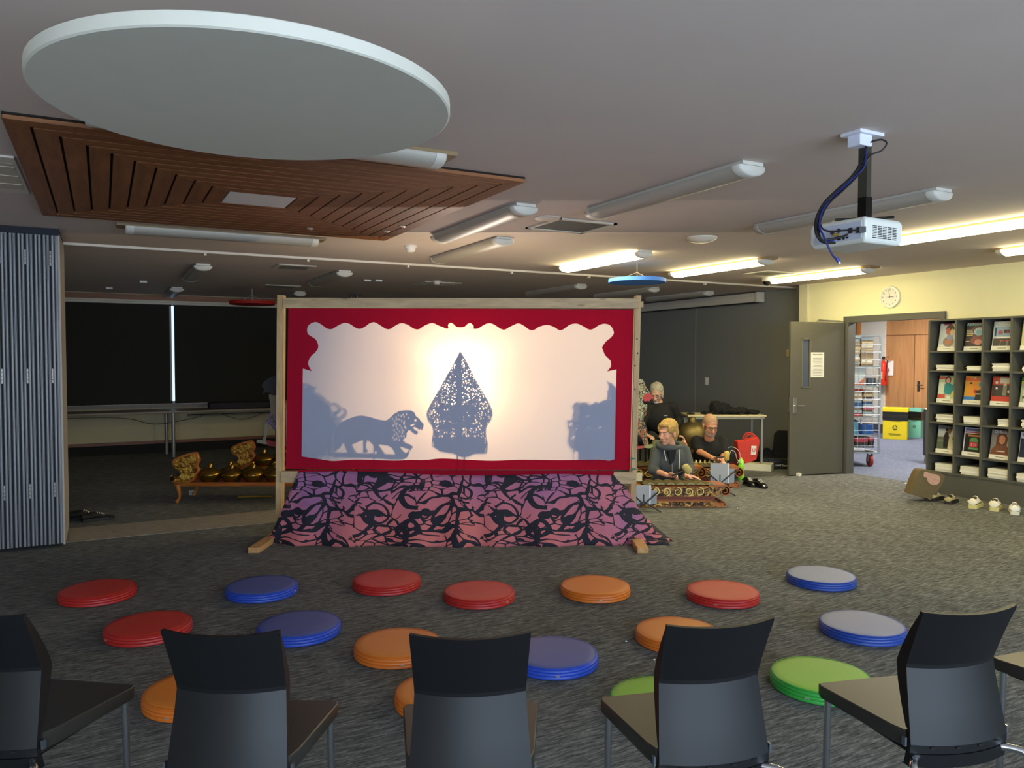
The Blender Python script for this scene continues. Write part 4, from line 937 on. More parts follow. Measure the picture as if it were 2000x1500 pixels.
for r in range(3):
    for c in range(4):
        n=pile_n[r][c]; th=pile_h[r][c]/n; z=zr[r*2+2]+.0115
        wid=[.225,.17,.19,.19][c] if r<2 else [.215,.222,.215,.22][c]
        if r==1: wid=[.215,.20,.125,.18][c]
        yc=cols[c+1]+.014+wid/2
        for k in range(n):
            q=B(); q.box((0,0,th/2-.0003),(.28,wid-random.uniform(0,.02),th-.0006)); o=q.build('magazine',PAP[(k+c)%3],None,(XS+.165+random.uniform(-.006,.006),yc+random.uniform(0,.008),z+k*th),random.uniform(-.02,.02))
            tag(o,'white-edged magazine in the %s pile of the %s'%(rn[r],cn[c]),'magazine','magazines in the %s pile of the %s'%(rn[r],cn[c]))
# ================================================================= BAG AND SHOES BY THE SHELF
bp=Z0=PZ(1800,975,0)
bag=thing('tote_bag','olive brown canvas tote with pink print slumped against the shelf end','bag',PZ(1808,978,0),YAW)
def LB(px,py,dep): return inv_local(PD(px,py,dep),bag.location,YAW)
d0=(bag.location-Vector((0,0,0))).dot(HV)
ft=[(1774,964),(1789,925),(1803,916),(1842,927),(1836,946),(1814,975),(1808,973)]
q=B()
def shell(b,pts,y0,y1,n=3):
    b.plate(pts,y0,y1)
P_=[(lambda v:(v.x,v.z))(LB(x,y,d0)) for x,y in ft]; P_=[(x,max(.002,z)) for x,z in P_]
q.plate(smooth_loop(P_,3,True,{0,3}),-.04,.10); q.build('body',M('#6b5c3c',.85,noise=.2,scale=14,bump=.4),bag,bevel=.02)
P2=[(lambda v:(v.x,v.z))(LB(x,y,d0)) for x,y in [(1802,920),(1815,924),(1826,926),(1832,932),(1829,943),(1818,946),(1808,940),(1806,932),(1800,930)]]
q=B(); q.plate(smooth_loop(P2,3,True),-.046,-.041); q.build('print',M('#c49a84',.8,noise=.3,scale=60),bag)
def shoe(b,L_,W_,H_,n=10,heel=1.0,toe=.55,hole=True):
    """low shoe, toe toward +y, closed upper"""
    prof=[(0,.80,.78),(.04,.93,.86),(.22,.96,.76),(.38,.92,.88),(.45,.90,.98),(.58,.92,.72),(.75,1.0,.50),(.9,.8,.42),(.98,.45,.30),(1.0,.2,.22)]
    rs=[]
    for t,w,h in prof:
        y=t*L_; ring=[]
        for i in range(12):
            a=2*PI*i/12; x=math.cos(a)*W_/2*w; zz=.022+ (math.sin(a)*.5+.5)*(H_*h-.022)
            if math.sin(a)>.3: x*=.62
            ring.append((x,y,zz))
        rs.append(ring)
    b.rings(rs); return b
def sole(b,L_,W_,th):
    pts=[(.0,.30),(.03,.36),(.15,.40),(.4,.36),(.6,.44),(.78,.5),(.92,.38),(1.0,.12)]
    pl=[(w*W_,t*L_) for t,w in pts]+[(-w*W_,t*L_) for t,w in reversed(pts)]
    b.plate(pl,0,th,'xy'); return b
def make_shoe(px,py,ang,lab,up,so,th=.03,L_=.27,H_=.10,W_=.10,name='sneaker',cat='shoe',grp=None,opening='#3a322c'):
    t=thing(name,lab,cat,PZ(px,py,0),math.radians(ang),grp)
    q=B(); sole(q,L_,W_*1.05,th); q.build('sole',so,t,bevel=.004)
    q=B(); q.m=Matrix.Translation((0,0,th-.022)); shoe(q,L_*.98,W_,H_); q.build('upper',up,t,smooth=True,ang=80)
    q=B(); q.m=Matrix.Translation((0,L_*.235,th-.022+H_*.83))@Matrix.Rotation(math.radians(10),4,'X'); q.ball((0,0,0),(W_*.27,L_*.165,.010),14,8); q.build('opening',M(opening,.9),t,smooth=True)
    q=B()
    for k in range(4): q.tube([(-W_*.22,L_*(.46+.07*k),th-.022+H_*(.86-.09*k)),(0,L_*(.46+.07*k),th-.022+H_*(.97-.10*k)),(W_*.22,L_*(.46+.07*k),th-.022+H_*(.86-.09*k))],.003,6)
    q.build('laces',M('#e8e4cc',.7) if up is not M('#141414',.2) else M('#222222',.6),t); return t
WU=M('#ece3c8',.7); WS=M('#d8cc86',.6)
make_shoe(1899,994,-72,'white low shoe with yellow sole, first of three along the shelf plinth',WU,WS,.042,.25,.105,.105,grp='white shoes lined up along the shelf')
make_shoe(1941,999,-66,'white low shoe with yellow sole and pull tab, middle of three by plinth',WU,WS,.042,.25,.105,.105,grp='white shoes lined up along the shelf')
make_shoe(1982,1006,-60,'white low shoe with grey lining and yellow heel trim at right edge',M('#eeeadb',.7),M('#e2ddc4',.6),.034,.27,.10,.10,grp='white shoes lined up along the shelf',opening='#8a8a88')
make_shoe(1819,979,-80,'tan and black walking sandal in front of olive bag, nearer the bag',M('#a89c6c',.7,noise=.5,scale=40),M('#26241f',.7),.03,.26,.085,.095,'walking_sandal','sandal','pair of walking sandals',opening='#151412')
make_shoe(1851,985,-74,'tan and black walking sandal in front of olive bag, nearer the white shoes',M('#a89c6c',.7,noise=.5,scale=40),M('#26241f',.7),.03,.26,.085,.095,'walking_sandal','sandal','pair of walking sandals',opening='#151412')
BKL=M('#0f0f10',.18,spec=.8)
make_shoe(1455,945,YAW*57.3+186,'glossy black leather shoe beside the green bottle, left of the pair',BKL,M('#0b0b0b',.5),.03,.27,.095,.10,'leather_shoe','shoe','pair of black leather shoes',opening='#050505')
make_shoe(1472,948,YAW*57.3+194,'glossy black leather shoe beside the green bottle, right of the pair',BKL,M('#0b0b0b',.5),.03,.27,.095,.10,'leather_shoe','shoe','pair of black leather shoes',opening='#050505')
make_shoe(136,1016,-105,'dark worn lace-up shoe lying beside the folding wall foot, nearer the wall',M('#26241f',.8,noise=.3),M('#1b1a17',.7),.03,.28,.09,.10,'lace_up_shoe','shoe',None,opening='#0c0c0c')
make_shoe(160,1020,-78,'dark worn lace-up shoe beside the folding wall foot, farther right',M('#2a271f',.8,noise=.3),M('#1b1a17',.7),.03,.28,.08,.10,'lace_up_shoe','shoe',None,opening='#0c0c0c')
q=B(); q.box((0,0,.005),(.05,.03,.01)); tag(q.build('paper_scrap',WHITEP,None,PZ(1770,945,0),.4),'tiny white scrap lying on carpet in front of the doorway','scrap')
for k,(x,y,l_) in enumerate(((1440,993,'tiny white crumb on carpet right of the front metallophone'),(1223,1254,'tiny white crumb on carpet below the orange cushion left of chair'),(1278,1290,'tiny white crumb on carpet left of the bluish chair back top'))):
    q=B(); q.ball((0,0,.004),(.006,.004,.004),8,6); tag(q.build('crumb',WHITEP,None,PZ(x,y,0)),l_,'crumb')
# ================================================================= HALLWAY CONTENTS
cg=thing('book_cage','tall grey wire cage trolley packed with books seen through the door','trolley',PD(1716,912,10.95)*1.0,YAW); cg.location.z=0
CX0,CX1=-.62,-.0; CB=.19; CT=1.86
GV=M('#b9c6d2',.3,.8)
q=B()
for z in (CB,.70,1.14,1.42,CT): q.b2((CX0,-.01,z),(CX1,.01,z+.022)); q.b2((CX0,.55,z),(CX1,.57,z+.022)); q.b2((CX1-.02,0,z),(CX1,.56,z+.022))
for x in (CX0,CX1-.015): q.b2((x,-.012,CB),(x+.024,.012,CT)); q.b2((x,.55,CB),(x+.024,.57,CT))
q.build('frame',GV,cg)
q=B()
for i in range(1,6): x=CX0+i*(CX1-CX0)/6; q.tube([(x,-.01,CB),(x,-.01,CT)],.0035,6)
for i in range(1,15): z=CB+i*(CT-CB)/15; q.tube([(CX0,-.012,z),(CX1,-.012,z)],.0035,6); 
for i in range(1,15): z=CB+i*(CT-CB)/15; q.tube([(CX1,0,z),(CX1,.56,z)],.0035,6)
q.build('wire_mesh',GV,cg)
for z in (CB+.012,.71,1.15,1.43):
    q=B(); q.b2((CX0,0,z),(CX1,.56,z+.008)); q.build('tray',M('#8e9aa6',.5),cg)
q=B(); q.m=Matrix.Translation((-.10,.06,.085))@Matrix.Rotation(PI/2,4,'Y'); q.lathe([(0,-.02),(.04,-.022),(.07,-.022),(.085,-.015),(.085,.015),(.07,.022),(.04,.022),(0,.02)],24); q.m=Matrix(); 
wh=q.build('caster_wheel',M('#9c2f36',.5),cg,smooth=True)
q=B(); q.m=Matrix.Translation((-.10,.06,.085))@Matrix.Rotation(PI/2,4,'Y'); q.lathe([(0,-.028),(.05,-.026),(.05,.026),(0,.028)],16); q.build('hub',M('#3c3434',.5),wh)
q=B(); q.box((-.13,.06,.15),(.01,.05,.15),.0); q.box((-.07,.06,.15),(.01,.05,.15)); q.box((-.10,.06,.225),(.1,.09,.012)); q.build('caster_fork',M('#9a9a94',.35,.8),cg)
BC=['#cfc4ae','#8d7a5c','#a59270','#e3ded2','#b8402f','#3a5c8c','#d9d2c4','#7a6a50','#9fb6c4','#c9b896','#4a4440','#b56a7a']
random.seed(21)
def books(z0,z1,x0,x1,pal,lab):
    x=x0
    while x<x1-.05:
        w=min(random.uniform(.15,.19),x1-x); z=z0
        while z<z1-.03:
            h=random.uniform(.02,.045)
            if z+h>z1: break
            q=B(); ww=w-random.uniform(.004,.03); dd=random.uniform(.16,.22); q.b2((-ww/2,-dd/2,0),(ww/2,dd/2,h-.002)); 
            loc=cg.location+Matrix.Rotation(YAW,3,'Z')@Vector((x+w/2,.03+dd/2+random.uniform(0,.015),z)); 
            o=q.build('book',M(random.choice(pal),.6),None,loc,YAW); tag(o,lab,'book',lab.replace('book lying','books lying'))
            z+=h
        x+=w+.004
books(1.44,1.86,CX0+.02,CX1-.03,BC[:4]+BC[7:10]+['#8d7a5c','#a59270'],'book lying in the top tier of the wire cage')
books(.725,1.12,CX0+.02,CX1-.03,BC,'book lying in the middle tier of the wire cage')
books(1.165,1.30,CX1-.16,CX1-.03,['#4a5560','#9aa4ae','#c87a3c'],'book lying beside the tall pale box in the wire cage')
books(.27,.44,CX0+.3,CX1-.04,['#2c2a2c','#e8e4e0','#3a3634','#c24a5c'],'book lying in the bottom tier of the wire cage')
wl=lambda x,y,z:cg.location+Matrix.Rotation(YAW,3,'Z')@Vector((x,y,z))
pb=thing('pale_folder','tall pale blue box file with orange corner in the wire cage','box file',wl(-.30,.04,1.165),YAW)
q=B(); q.b2((-.11,0,0),(.11,.08,.30-.05)); q.build('cover',M('#c9d6de',.5),pb); q=B(); q.plate([(-.10,.005),(.10,.005),(.10,.12),(.02,.04)],-.003,-.0005); q.build('swoosh',M('#c2745a',.5),pb)
bx_=thing('blue_tub','light blue plastic tub in the lower tier of the wire cage','tub',wl(-.34,.14,.46),YAW)
q=B(); q.lathe([(0,0),(.085,0),(.095,.15),(.09,.17)],20); q.build('body',M('#5fb4d2',.4),bx_,smooth=True); q=B(); q.lathe([(0,.17),(.1,.17),(.1,.19),(.05,.21),(0,.21)],20); q.build('lid',M('#4a7cb0',.4),bx_,smooth=True)
q=B(); q.b2((-.08,-.06,0),(.08,.06,.14)); tag(q.build('carton',M('#2f6ac0',.5),None,wl(-.13,.12,.46),YAW),'blue and white carton beside light blue tub in the wire cage','carton')
q=B(); q.b2((-.25,-.1,0),(.25,.1,.02)); tag(q.build('shelf_insert',M('#9aa8b4',.5),None,wl(-.31,.14,.44),YAW),'flat grey tray carrying the blue tub inside the wire cage','tray')
# extinguisher
ex=thing('fire_extinguisher','red fire extinguisher hung on the white brick by timber panel','fire extinguisher',(14.12,PX(1725,755,14.12).y,1.0))
q=B(); q.lathe([(0,0),(.07,0),(.078,.02),(.078,.40),(.06,.46),(.025,.49),(.022,.53),(0,.53)],20); q.build('cylinder',M('#d2321c',.35),ex,smooth=True)
q=B(); q.b2((-.02,-.02,.53),(.02,.02,.57)); q.b2((-.02,-.12,.57),(.02,.02,.585)); q.build('valve',M('#222222',.4),ex)
q=B(); q.tube([(0,-.02,.55),(-.02,-.1,.5),(-.05,-.1,.3),(-.06,-.09,.1)],.010,8); q.build('hose',M('#141414',.5),ex)
q=B(); q.box((-.07,.02,.2),(.03,.1,.14)); q.build('label',M('#d9c8a0',.7),ex); q=B(); q.b2((.07,-.03,.3),(.14,.03,.34)); q.build('bracket',M('#888888',.4,.8),ex)
# bins
def bin_(x,y,w,d,h,c,lab,rim=True,bag=True,rz=-.15,name='recycling_bin'):
    t=thing(name,lab,'bin',(x,y,0),rz)
    q=B(); q.b2((-d/2,-w/2,0),(d/2,w/2,h*.62)); q.build('body',M(c,.5),t,bevel=.004)
    if bag:
        q=B(); n=10; rs=[]
        for k in range(4):
            z=h*.60+k*h*.10; e=.006+.004*(k%2); rs.append([(-d/2-e,-w/2-e,z),(d/2+e,-w/2-e,z),(d/2+e,w/2+e,z),(-d/2-e,w/2+e,z)])
        q.rings(rs); q.build('bin_liner',M('#1b1b1a',.2,spec=.8,noise=.3,scale=20,bump=1),t)
    q=B(); q.plate([R4(-d/2-.014,-w/2-.014,d/2+.014,w/2+.014),R4(-d/2+.05,-w/2+.05,d/2-.05,w/2-.05)],h*.88,h,'xy'); q.build('lid_rim',M(c,.5),t,bevel=.003)
    q=B(); q.m=Matrix.Translation((-d/2-.002,0,h*.38))@CM2; 
    for k in range(3):
        a=PI/2+k*2*PI/3; r=w*.15; A=(r*math.cos(a),r*math.sin(a)); Bq=(r*math.cos(a+2*PI/3),r*math.sin(a+2*PI/3))
        p=[(A[0]*.75+Bq[0]*.25,A[1]*.75+Bq[1]*.25,0),(A[0]*.2+Bq[0]*.8,A[1]*.2+Bq[1]*.8,0)]; q.tube(p,.007,6)
    q.build('recycle_mark',M('#3a3a30',.6),t)
    q=B(); q.m=Matrix.Translation((-d/2-.002,0,0))@CM2
    return t,q
RB=YAW+math.radians(60)
def bp_(px,dep): return CW((px-1000)/F*dep,dep)
v=bp_(1751,14.85); t,q=bin_(v.x,v.y,.42,.38,.60,'#e6d21e','yellow recycling bin with black liner and recycle mark, largest bin',rz=RB)
q.b2((-.11,.10,0),(.11,.112,.001)); q.b2((-.09,.08,0),(.09,.09,.001)); q.b2((-.09,.345,0),(.09,.355,.001)); q.build('print',M('#6a6420',.6),t)
v=bp_(1792,15.05); t,q=bin_(v.x,v.y,.24,.24,.58,'#7cc8b4','pale green paper recycling bin between yellow and red bins',rz=RB-.3)
q.text('Paper',.045,Matrix.Translation((0,.335,.001))); q.build('print',M('#2f4a44',.6),t)
v=bp_(1812,15.45); t,q=bin_(v.x,v.y,.36,.34,.66,'#c8281e','red recycling bin behind the pale green one',rz=RB-.3)
q.b2((-.09,.335,0),(.09,.36,.001)); q.build('print',M('#5c1410',.6),t)
# edge of another unit in the hall
hc=thing('hall_cabinet','narrow edge of grey cabinet on casters beyond the doorway by shelf','cabinet',PD(1807,880,11.2),YAW); hc.location.z=0
q=B(); q.b2((0,0,.13),(.5,.06,.80)); q.build('body',M('#4a4c54',.5),hc); q=B(); q.b2((-.01,-.01,.80),(.52,.08,.825)); q.build('top',M('#d9d4c0',.5),hc)
q=B(); q.m=Matrix.Translation((.05,.05,.05))@Matrix.Rotation(PI/2,4,'Y'); q.lathe([(0,-.012),(.05,-.012),(.05,.012),(0,.012)],16); q.m=Matrix(); q.b2((.03,.03,.06),(.07,.07,.13)); q.build('caster',M('#8a8a8a',.4),hc)
# ================================================================= PROJECTOR
PJ=PZ(1690,262,2.6); 
pj=thing('ceiling_projector','white projector hanging from ceiling pole with trailing cables','projector',(PJ.x,PJ.y,0),0)
ddep=(Vector((PJ.x,PJ.y,0))).dot(HV)
def LP_(px,py,dep=None): return Matrix.Rotation(0,3,'Z')@(PD(px,py,dep or ddep)-pj.location)
top=LP_(1690,270); zb=LP_(1690,432).z
q=B(); q.box((-.02,0,ZC-.008),(.17,.11,.016),YAW+.5); q.build('ceiling_plate',M('#dfe2ee',.4),pj,bevel=.003)
jb=LP_(1672,278); q=B(); q.box((jb.x,jb.y-.02,jb.z),(.085,.07,.055),YAW+.5); q.build('socket_box',M('#dfe2f2',.35),pj,bevel=.004)
q=B(); q.box((0,0,(2.59+2.20)/2),(.034,.045,.39),YAW+.55); q.build('pole_sleeve',M('#4b493e',.4,.5),pj)
q=B(); q.box((-.002,-.002,(2.40+zb)/2+.02),(.028,.036,2.40-zb),YAW+.55); q.build('pole',M('#8b8874',.35,.7),pj)
q=B(); q.box((0,-.004,zb+.06),(.045,.045,.10),YAW+.55); q.box((0,0,zb+.006),(.13,.09,.012),YAW+.5); q.tube([(.02,0,zb+.01),(.13,.05,zb+.02)],.006); q.tube([(0,0,zb+.01),(-.10,.08,zb+.012)],.006); q.tube([(0,0,zb+.01),(.08,-.10,zb+.01)],.006); q.build('bracket',M('#15140f',.35,.5),pj,bevel=.002)
# body: rear (socket) face from px 1580..1692, side vents face px 1692..1765, y 430..486
hb=.118; zt=zb-.002
A_=LP_(1582,470,ddep+.10); Bc=LP_(1690,480,ddep-.16); Cc=LP_(1764,470,ddep+.08)
ax=Vector((Bc.x-A_.x,Bc.y-A_.y,0)); bx2=Vector((Cc.x-Bc.x,Cc.y-Bc.y,0)); ex_=ax.normalized(); 
ey=Vector((-ex_.y,ex_.x,0)); wd=ax.length; dp=.27
mbd=Matrix(((ex_.x,ey.x,0,A_.x),(ex_.y,ey.y,0,A_.y),(0,0,1,zt-hb),(0,0,0,1)))
q=B(); q.m=mbd; q.rings([[(.015,.012,0),(wd-.015,.012,0),(wd-.01,dp-.01,0),(.01,dp-.01,0)],[(0,0,.02),(wd,0,.02),(wd,dp,.02),(0,dp,.02)],[(0,0,hb-.015),(wd,0,hb-.015),(wd,dp,hb-.015),(0,dp,hb-.015)],[(.012,.01,hb),(wd-.012,.01,hb),(wd-.012,dp-.01,hb),(.012,dp-.01,hb)]]); bd=q.build('body',M('#dedfd6',.35),pj,bevel=.008)
q=B(); q.m=mbd; q.b2((.03,-.003,.018),(wd-.02,.0,hb-.02)); pn_=q.build('socket_panel',M('#bfc4d4',.4),bd)
q=B(); q.m=mbd; 
for x0,x1,z0,z1 in ((.155,.175,.024,.04),(.185,.195,.024,.036),(.203,.215,.026,.034),(.215,.235,.048,.072)): q.b2((min(x0,wd-.02),-.006,z0),(min(x1,wd-.012),-.002,z1))
q.build('port',M('#15151a',.4),bd)
q=B(); q.m=mbd
for x,zz in ((.13,.065),(.165,.068)): q.tube([(x,-.008,zz),(x,-.002,zz)],.010,12)
q.build('round_socket',M('#3c3c44',.4),bd)
q=B(); q.m=mbd; q.b2((.09,-.016,.024),(.14,-.003,.038)); q.build('blue_plug',M('#2a3ea8',.4),bd)
q=B(); q.m=mbd; q.tube([(.145,-.02,.05),(.165,-.003,.05)],.007,10); q.build('gold_plug',M('#b79a3c',.3,.8),bd)
q=B(); q.m=mbd
for r in range(8):
    for c in range(5):
        q.b2((wd-.001,.05+c*.036,.022+r*.0075),(wd+.002,.05+c*.036+.028,.0255+r*.0075))
q.build('vent_slots',M('#2a2a26',.7),bd)
q=B(); q.m=mbd; q.tube([(.08,dp-.002,.045),(.08,dp+.02,.045)],.032,20); q.build('lens',M('#1a1a20',.1,spec=.9),bd,smooth=True)
def cable(nm,pts,r,m,sub=6):
    P=[LP_(x,y,ddep+d) for x,y,d in pts]; P=[tuple(p) for p in P]; P=smooth_loop(P,sub)
    q=B(); q.tube(P,r,8); return q.build(nm,m,pj,smooth=True)
BK=M('#0e0e12',.4); NB=M('#1c2350',.4)
cable('cable',[(1690,290,-.05),(1686,318,-.06),(1668,342,-.08),(1640,368,-.11),(1614,392,-.15),(1597,425,-.19),(1596,455,-.2),(1606,472,-.2),(1630,474,-.14)],.0065,BK)
cable('cable',[(1692,290,-.05),(1690,320,-.06),(1672,346,-.09),(1646,372,-.12),(1618,398,-.16),(1602,430,-.2),(1600,458,-.21),(1612,468,-.2),(1645,462,-.16),(1655,458,-.14)],.0055,BK)
cable('cable',[(1688,290,-.05),(1682,316,-.07),(1664,344,-.10),(1636,370,-.13),(1610,396,-.17),(1594,428,-.2),(1594,455,-.22),(1604,470,-.22),(1622,474,-.16)],.006,BK)
cable('cable',[(1600,430,-.19),(1606,446,-.2),(1622,452,-.2),(1650,450,-.19),(1672,450,-.17),(1682,449,-.15)],.004,BK)
cable('usb_cable',[(1692,292,-.055),(1688,325,-.07),(1662,352,-.1),(1632,380,-.13),(1608,408,-.18),(1600,440,-.21),(1608,460,-.23),(1616,478,-.24),(1626,498,-.24),(1634,506,-.24)],.0045,M('#1d2768',.4))
cable('power_cable',[(1690,286,-.04),(1702,277,-.03),(1722,273,-.03),(1732,280,-.03),(1722,294,-.03),(1702,302,-.04),(1690,318,-.06)],.004,BK)
q=B(); u1=LP_(1634,504,ddep-.24); u2=LP_(1641,516,ddep-.24); q.tube([u1,u1.lerp(u2,.6)],.008,10); q.build('usb_plug',M('#28348c',.4),pj); q=B(); q.tube([u1.lerp(u2,.6),u2],.005,8); q.build('usb_tip',M('#d8d8d8',.3,.8),pj)
u1=LP_(1682,449,ddep-.15); q=B(); q.box((u1.x,u1.y,u1.z),(.03,.03,.026),YAW); q.build('power_plug',BK,pj)
# ================================================================= FAR ZONE: tables and items
t=thing('window_table','long table with cream top and round steel leg under the far blinds','table',(0,0,0))
q=B(); q.b2((-2.3,13.08,.70),(2.8,13.76,.725)); q.build('tabletop',M('#8f8472',.5),t,bevel=.003)
for x in (-2.2,.96,2.7):
    q=B(); q.tube([(x,13.14,0),(x,13.14,.70)],.028,14); q.build('leg',M('#9a9c9a',.4,.6),t,smooth=True)
    q=B(); q.tube([(x-.07,13.6,0),(x-.07,13.6,.70)],.028,14); q.build('leg',M('#8a8c8a',.4,.6),t,smooth=True)
q=B(); q.tube(smooth_loop([(-1,13.2,.66),(.2,13.2,.64),(.7,13.25,.52),(1.2,13.25,.58),(1.6,13.2,.66),(2.0,13.2,.55),(2.4,13.2,.66)],6),.007,6); q.build('loose_cable',M('#55504a',.6),t)
q=B(); q.b2((1.2,13.3,.62),(2.6,13.5,.64)); q.build('cable_tray',M('#5c564c',.6),t)
q=B(); q.b2((0,0,0),(1.1,.3,.10)); tag(q.build('equipment_case',M('#1c1420',.7),None,(1.52,13.3,.725),bevel=.01),'long dark purple case lying on table under the second blind','case')
q=B(); q.b2((0,0,0),(.28,.2,.08)); tag(q.build('small_box',M('#a8a08c',.7),None,(2.66-.3+.12,13.2,.725),bevel=.004),'small pale box on window table beside the long dark case','box')
# projection screen housing
h=thing('projection_screen_case','long white pull-down projection screen case on grey wall','screen case',(XG-.10,8.80,2.50))
q=B(); q.rings([[(-.05,y,-.07),(.05,y,-.07),(.07,y,0),(.05,y,.07),(-.05,y,.07),(-.07,y,0)] for y in (0,2.9)]); q.build('case',M('#d4cdc0',.5),h,bevel=.004)
for y in (-.03,2.93): q=B(); q.box((0,y-.0,0),(.15,.06,.16)); q.build('end_cap',M('#cfc8ba',.5),h,bevel=.01)
q=B(); q.b2((-.03,-.0,-.09),(.0,2.9,-.072)); q.build('bottom_bar',M('#2b2926',.6),h)
# desk
DD=10.55
dk=thing('trestle_desk','pale-topped grey-legged desk against the grey wall behind the players','desk',CW(2.42,DD),YAW)
q=B(); q.b2((0,0,.745),(1.08,.55,.77)); q.build('desktop',M('#cdbf92',.5),dk,bevel=.004)
q=B(); q.b2((0.02,.01,.715),(1.06,.03,.745)); q.b2((.02,.5,.715),(1.06,.52,.745)); q.build('rail',M('#8f8a78',.5,.3),dk)
for x in (.06,1.03):
    for y in (.05,.5): q=B(); q.box((x,y,.357),(.03,.03,.715)); q.build('leg',M('#9a9584',.4,.4),dk)
q=B(); q.b2((.05,.5,.42),(.16,.515,.74)); q.build('leg_panel',M('#c9b98c',.6),dk)
wdk=lambda x,y,z:dk.location+Matrix.Rotation(YAW,3,'Z')@Vector((x,y,z))
def lump(name,lab,cat,pts,mat,loc,rz=YAW,vox=.012,dist=.02,sc=.12,extra=None):
    q=B()
    for c,r in pts: q.ball(c,r,14,10)
    o=q.build(name,mat,None,loc,rz,smooth=True,ang=180)
    m=o.modifiers.new('r','REMESH'); m.mode='VOXEL'; m.voxel_size=vox; m.use_smooth_shade=True
    tx=bpy.data.textures.get('lump%.3f'%sc) or bpy.data.textures.new('lump%.3f'%sc,'CLOUDS'); tx.noise_scale=sc
    d=o.modifiers.new('d','DISPLACE'); d.texture=tx; d.strength=dist; d.mid_level=.5
    if lab: tag(o,lab,cat)
    return o
BLKC=M('#0e0d0f',.9,noise=.2,scale=9)
lump('folded_jacket','black jacket dumped in a heap on the pale desk','jacket',[((-.02,0,.05),(.2,.12,.05)),((-.20,0,.09),(.09,.11,.10)),((-.10,.0,.08),(.10,.1,.08)),((.12,0,.05),(.18,.12,.045)),((.28,0,.03),(.13,.1,.03)),((-.33,0,.02),(.10,.08,.022))],BLKC,wdk(.64,.2,.77),dist=.07,sc=.07)
q=B(); q.lathe([(0,0),(.05,0),(.06,.015),(.01,.03),(.008,.045),(0,.05)],16); tag(q.build('desk_bell',M('#2a2a26',.4),None,wdk(.07,.15,.77),YAW,smooth=True),'tiny dark bell-shaped object on the left end of pale desk','bell')
# red shopping bag
rb=thing('red_shopping_bag','red shopping bag with white letter U under the pale desk','bag',PD(1460,905,9.9),YAW); rb.location.z=0
drb=9.9
LR=lambda pts:[(lambda v:(v.x,v.z))(inv_local(PD(x,y,drb),rb.location,YAW)) for x,y in pts]
q=B(); bb_=LR([(1441,906),(1437,862),(1452,860),(1478,853),(1481,862),(1474,897),(1460,902)]); q.plate(bb_,-.07,.09); q.build('body',M('#cf3318',.6,noise=.15,scale=14,bump=.6),rb,bevel=.012)
hs=LR([(1452,860),(1457,850),(1466,848),(1474,852),(1478,858)]); q=B(); q.tube([(x,-.05,z) for x,z in smooth_loop(hs,4)],.010,8,flat=.4); q.tube([(x+.01,.06,z+.01) for x,z in smooth_loop(hs,4)],.010,8,flat=.4); q.build('handle',M('#b8280f',.6),rb)
c_=LR([(1468,878)])[0]; q=B(); q.plate([(c_[0]-.036,c_[1]-.060),(c_[0]+.03,c_[1]-.055),(c_[0]+.036,c_[1]+.055),(c_[0]-.03,c_[1]+.060)],-.0845,-.082); q.build('white_patch',M('#e8dccf',.7),rb)
q=B(); q.m=Matrix.Translation((c_[0],-.087,c_[1]))@Matrix.Rotation(PI/2,4,'X'); q.text('U',.065,Matrix()); q.build('letter',M('#c23a1c',.6),rb)
# green bottle
gb=thing('green_bottle','bright green drinks bottle standing behind the black shoes','bottle',PZ(1456,943,0)+Vector((.12,.2,0)),0)
q=B(); q.lathe([(0,0),(.036,0),(.040,.01),(.040,.08),(.035,.10),(.035,.115),(.040,.13),(.040,.18),(.034,.20),(.030,.205)],24); q.build('body',M('#8fe62a',.35),gb,smooth=True)
q=B(); q.lathe([(0,.205),(.034,.205),(.034,.235),(.028,.255),(.014,.265),(.012,.285),(0,.287)],24); q.build('cap',M('#a8f04a',.35),gb,smooth=True)
# white box
q=B(); q.hexa([(0,0,0),(.36,-.14,0),(.48,.10,0),(.12,.22,0),(0,0,.09),(.36,-.14,.09),(.48,.10,.09),(.12,.22,.09)]); tag(q.build('flat_box',M('#d8d2b4',.7),None,PZ(1449,918,0),YAW,bevel=.003),'flat cream cardboard box beside the open black case','box')
# dark blue bag
lump('duffel_bag','dark navy duffel bag between red bag and open black case','bag',[((0,0,.10),(.18,.11,.11)),((-.12,0,.10),(.09,.1,.10)),((.12,0,.10),(.1,.1,.11)),((.02,0,.21),(.05,.04,.025))],M('#161b28',.85,noise=.3,scale=20),CW(3.72,11.25))
# case with lid
cs=thing('hard_case','black hard instrument case standing open beside the door','case',PZ(1486,915,0),math.radians(-28-12))
q=B(); q.b2((0,0,0),(.62,.32,.15)); q.build('case_body',M('#0d0d0e',.55,noise=.3,scale=40),cs,bevel=.015)
q=B(); q.plate([(.20,0),(.66,0),(.66,.36),(.62,.38),(.27,.38),(.22,.33)],0,.10,'xz'); o_=q.build('case_lid',M('#131314',.8,noise=.4,scale=60,bump=.8),cs,bevel=.01); o_.location=(0,.30,.13)
q=B(); q.b2((.42,.32,.50),(.47,.36,.59)); q.build('strap',M('#101010',.7),cs)
q=B(); q.tube([(.10,-.004,.115),(.11,-.03,.105),(.27,-.03,.105),(.28,-.004,.115)],.008,8); q.build('handle',M('#2a2a2c',.4),cs)
q=B(); q.m=Matrix.Translation((.30,-.0015,.05))@Matrix.Rotation(PI/2,4,'X'); q.text('ALAT Gamelan',.034,Matrix()); q.build('lettering',M('#dedede',.6),cs)
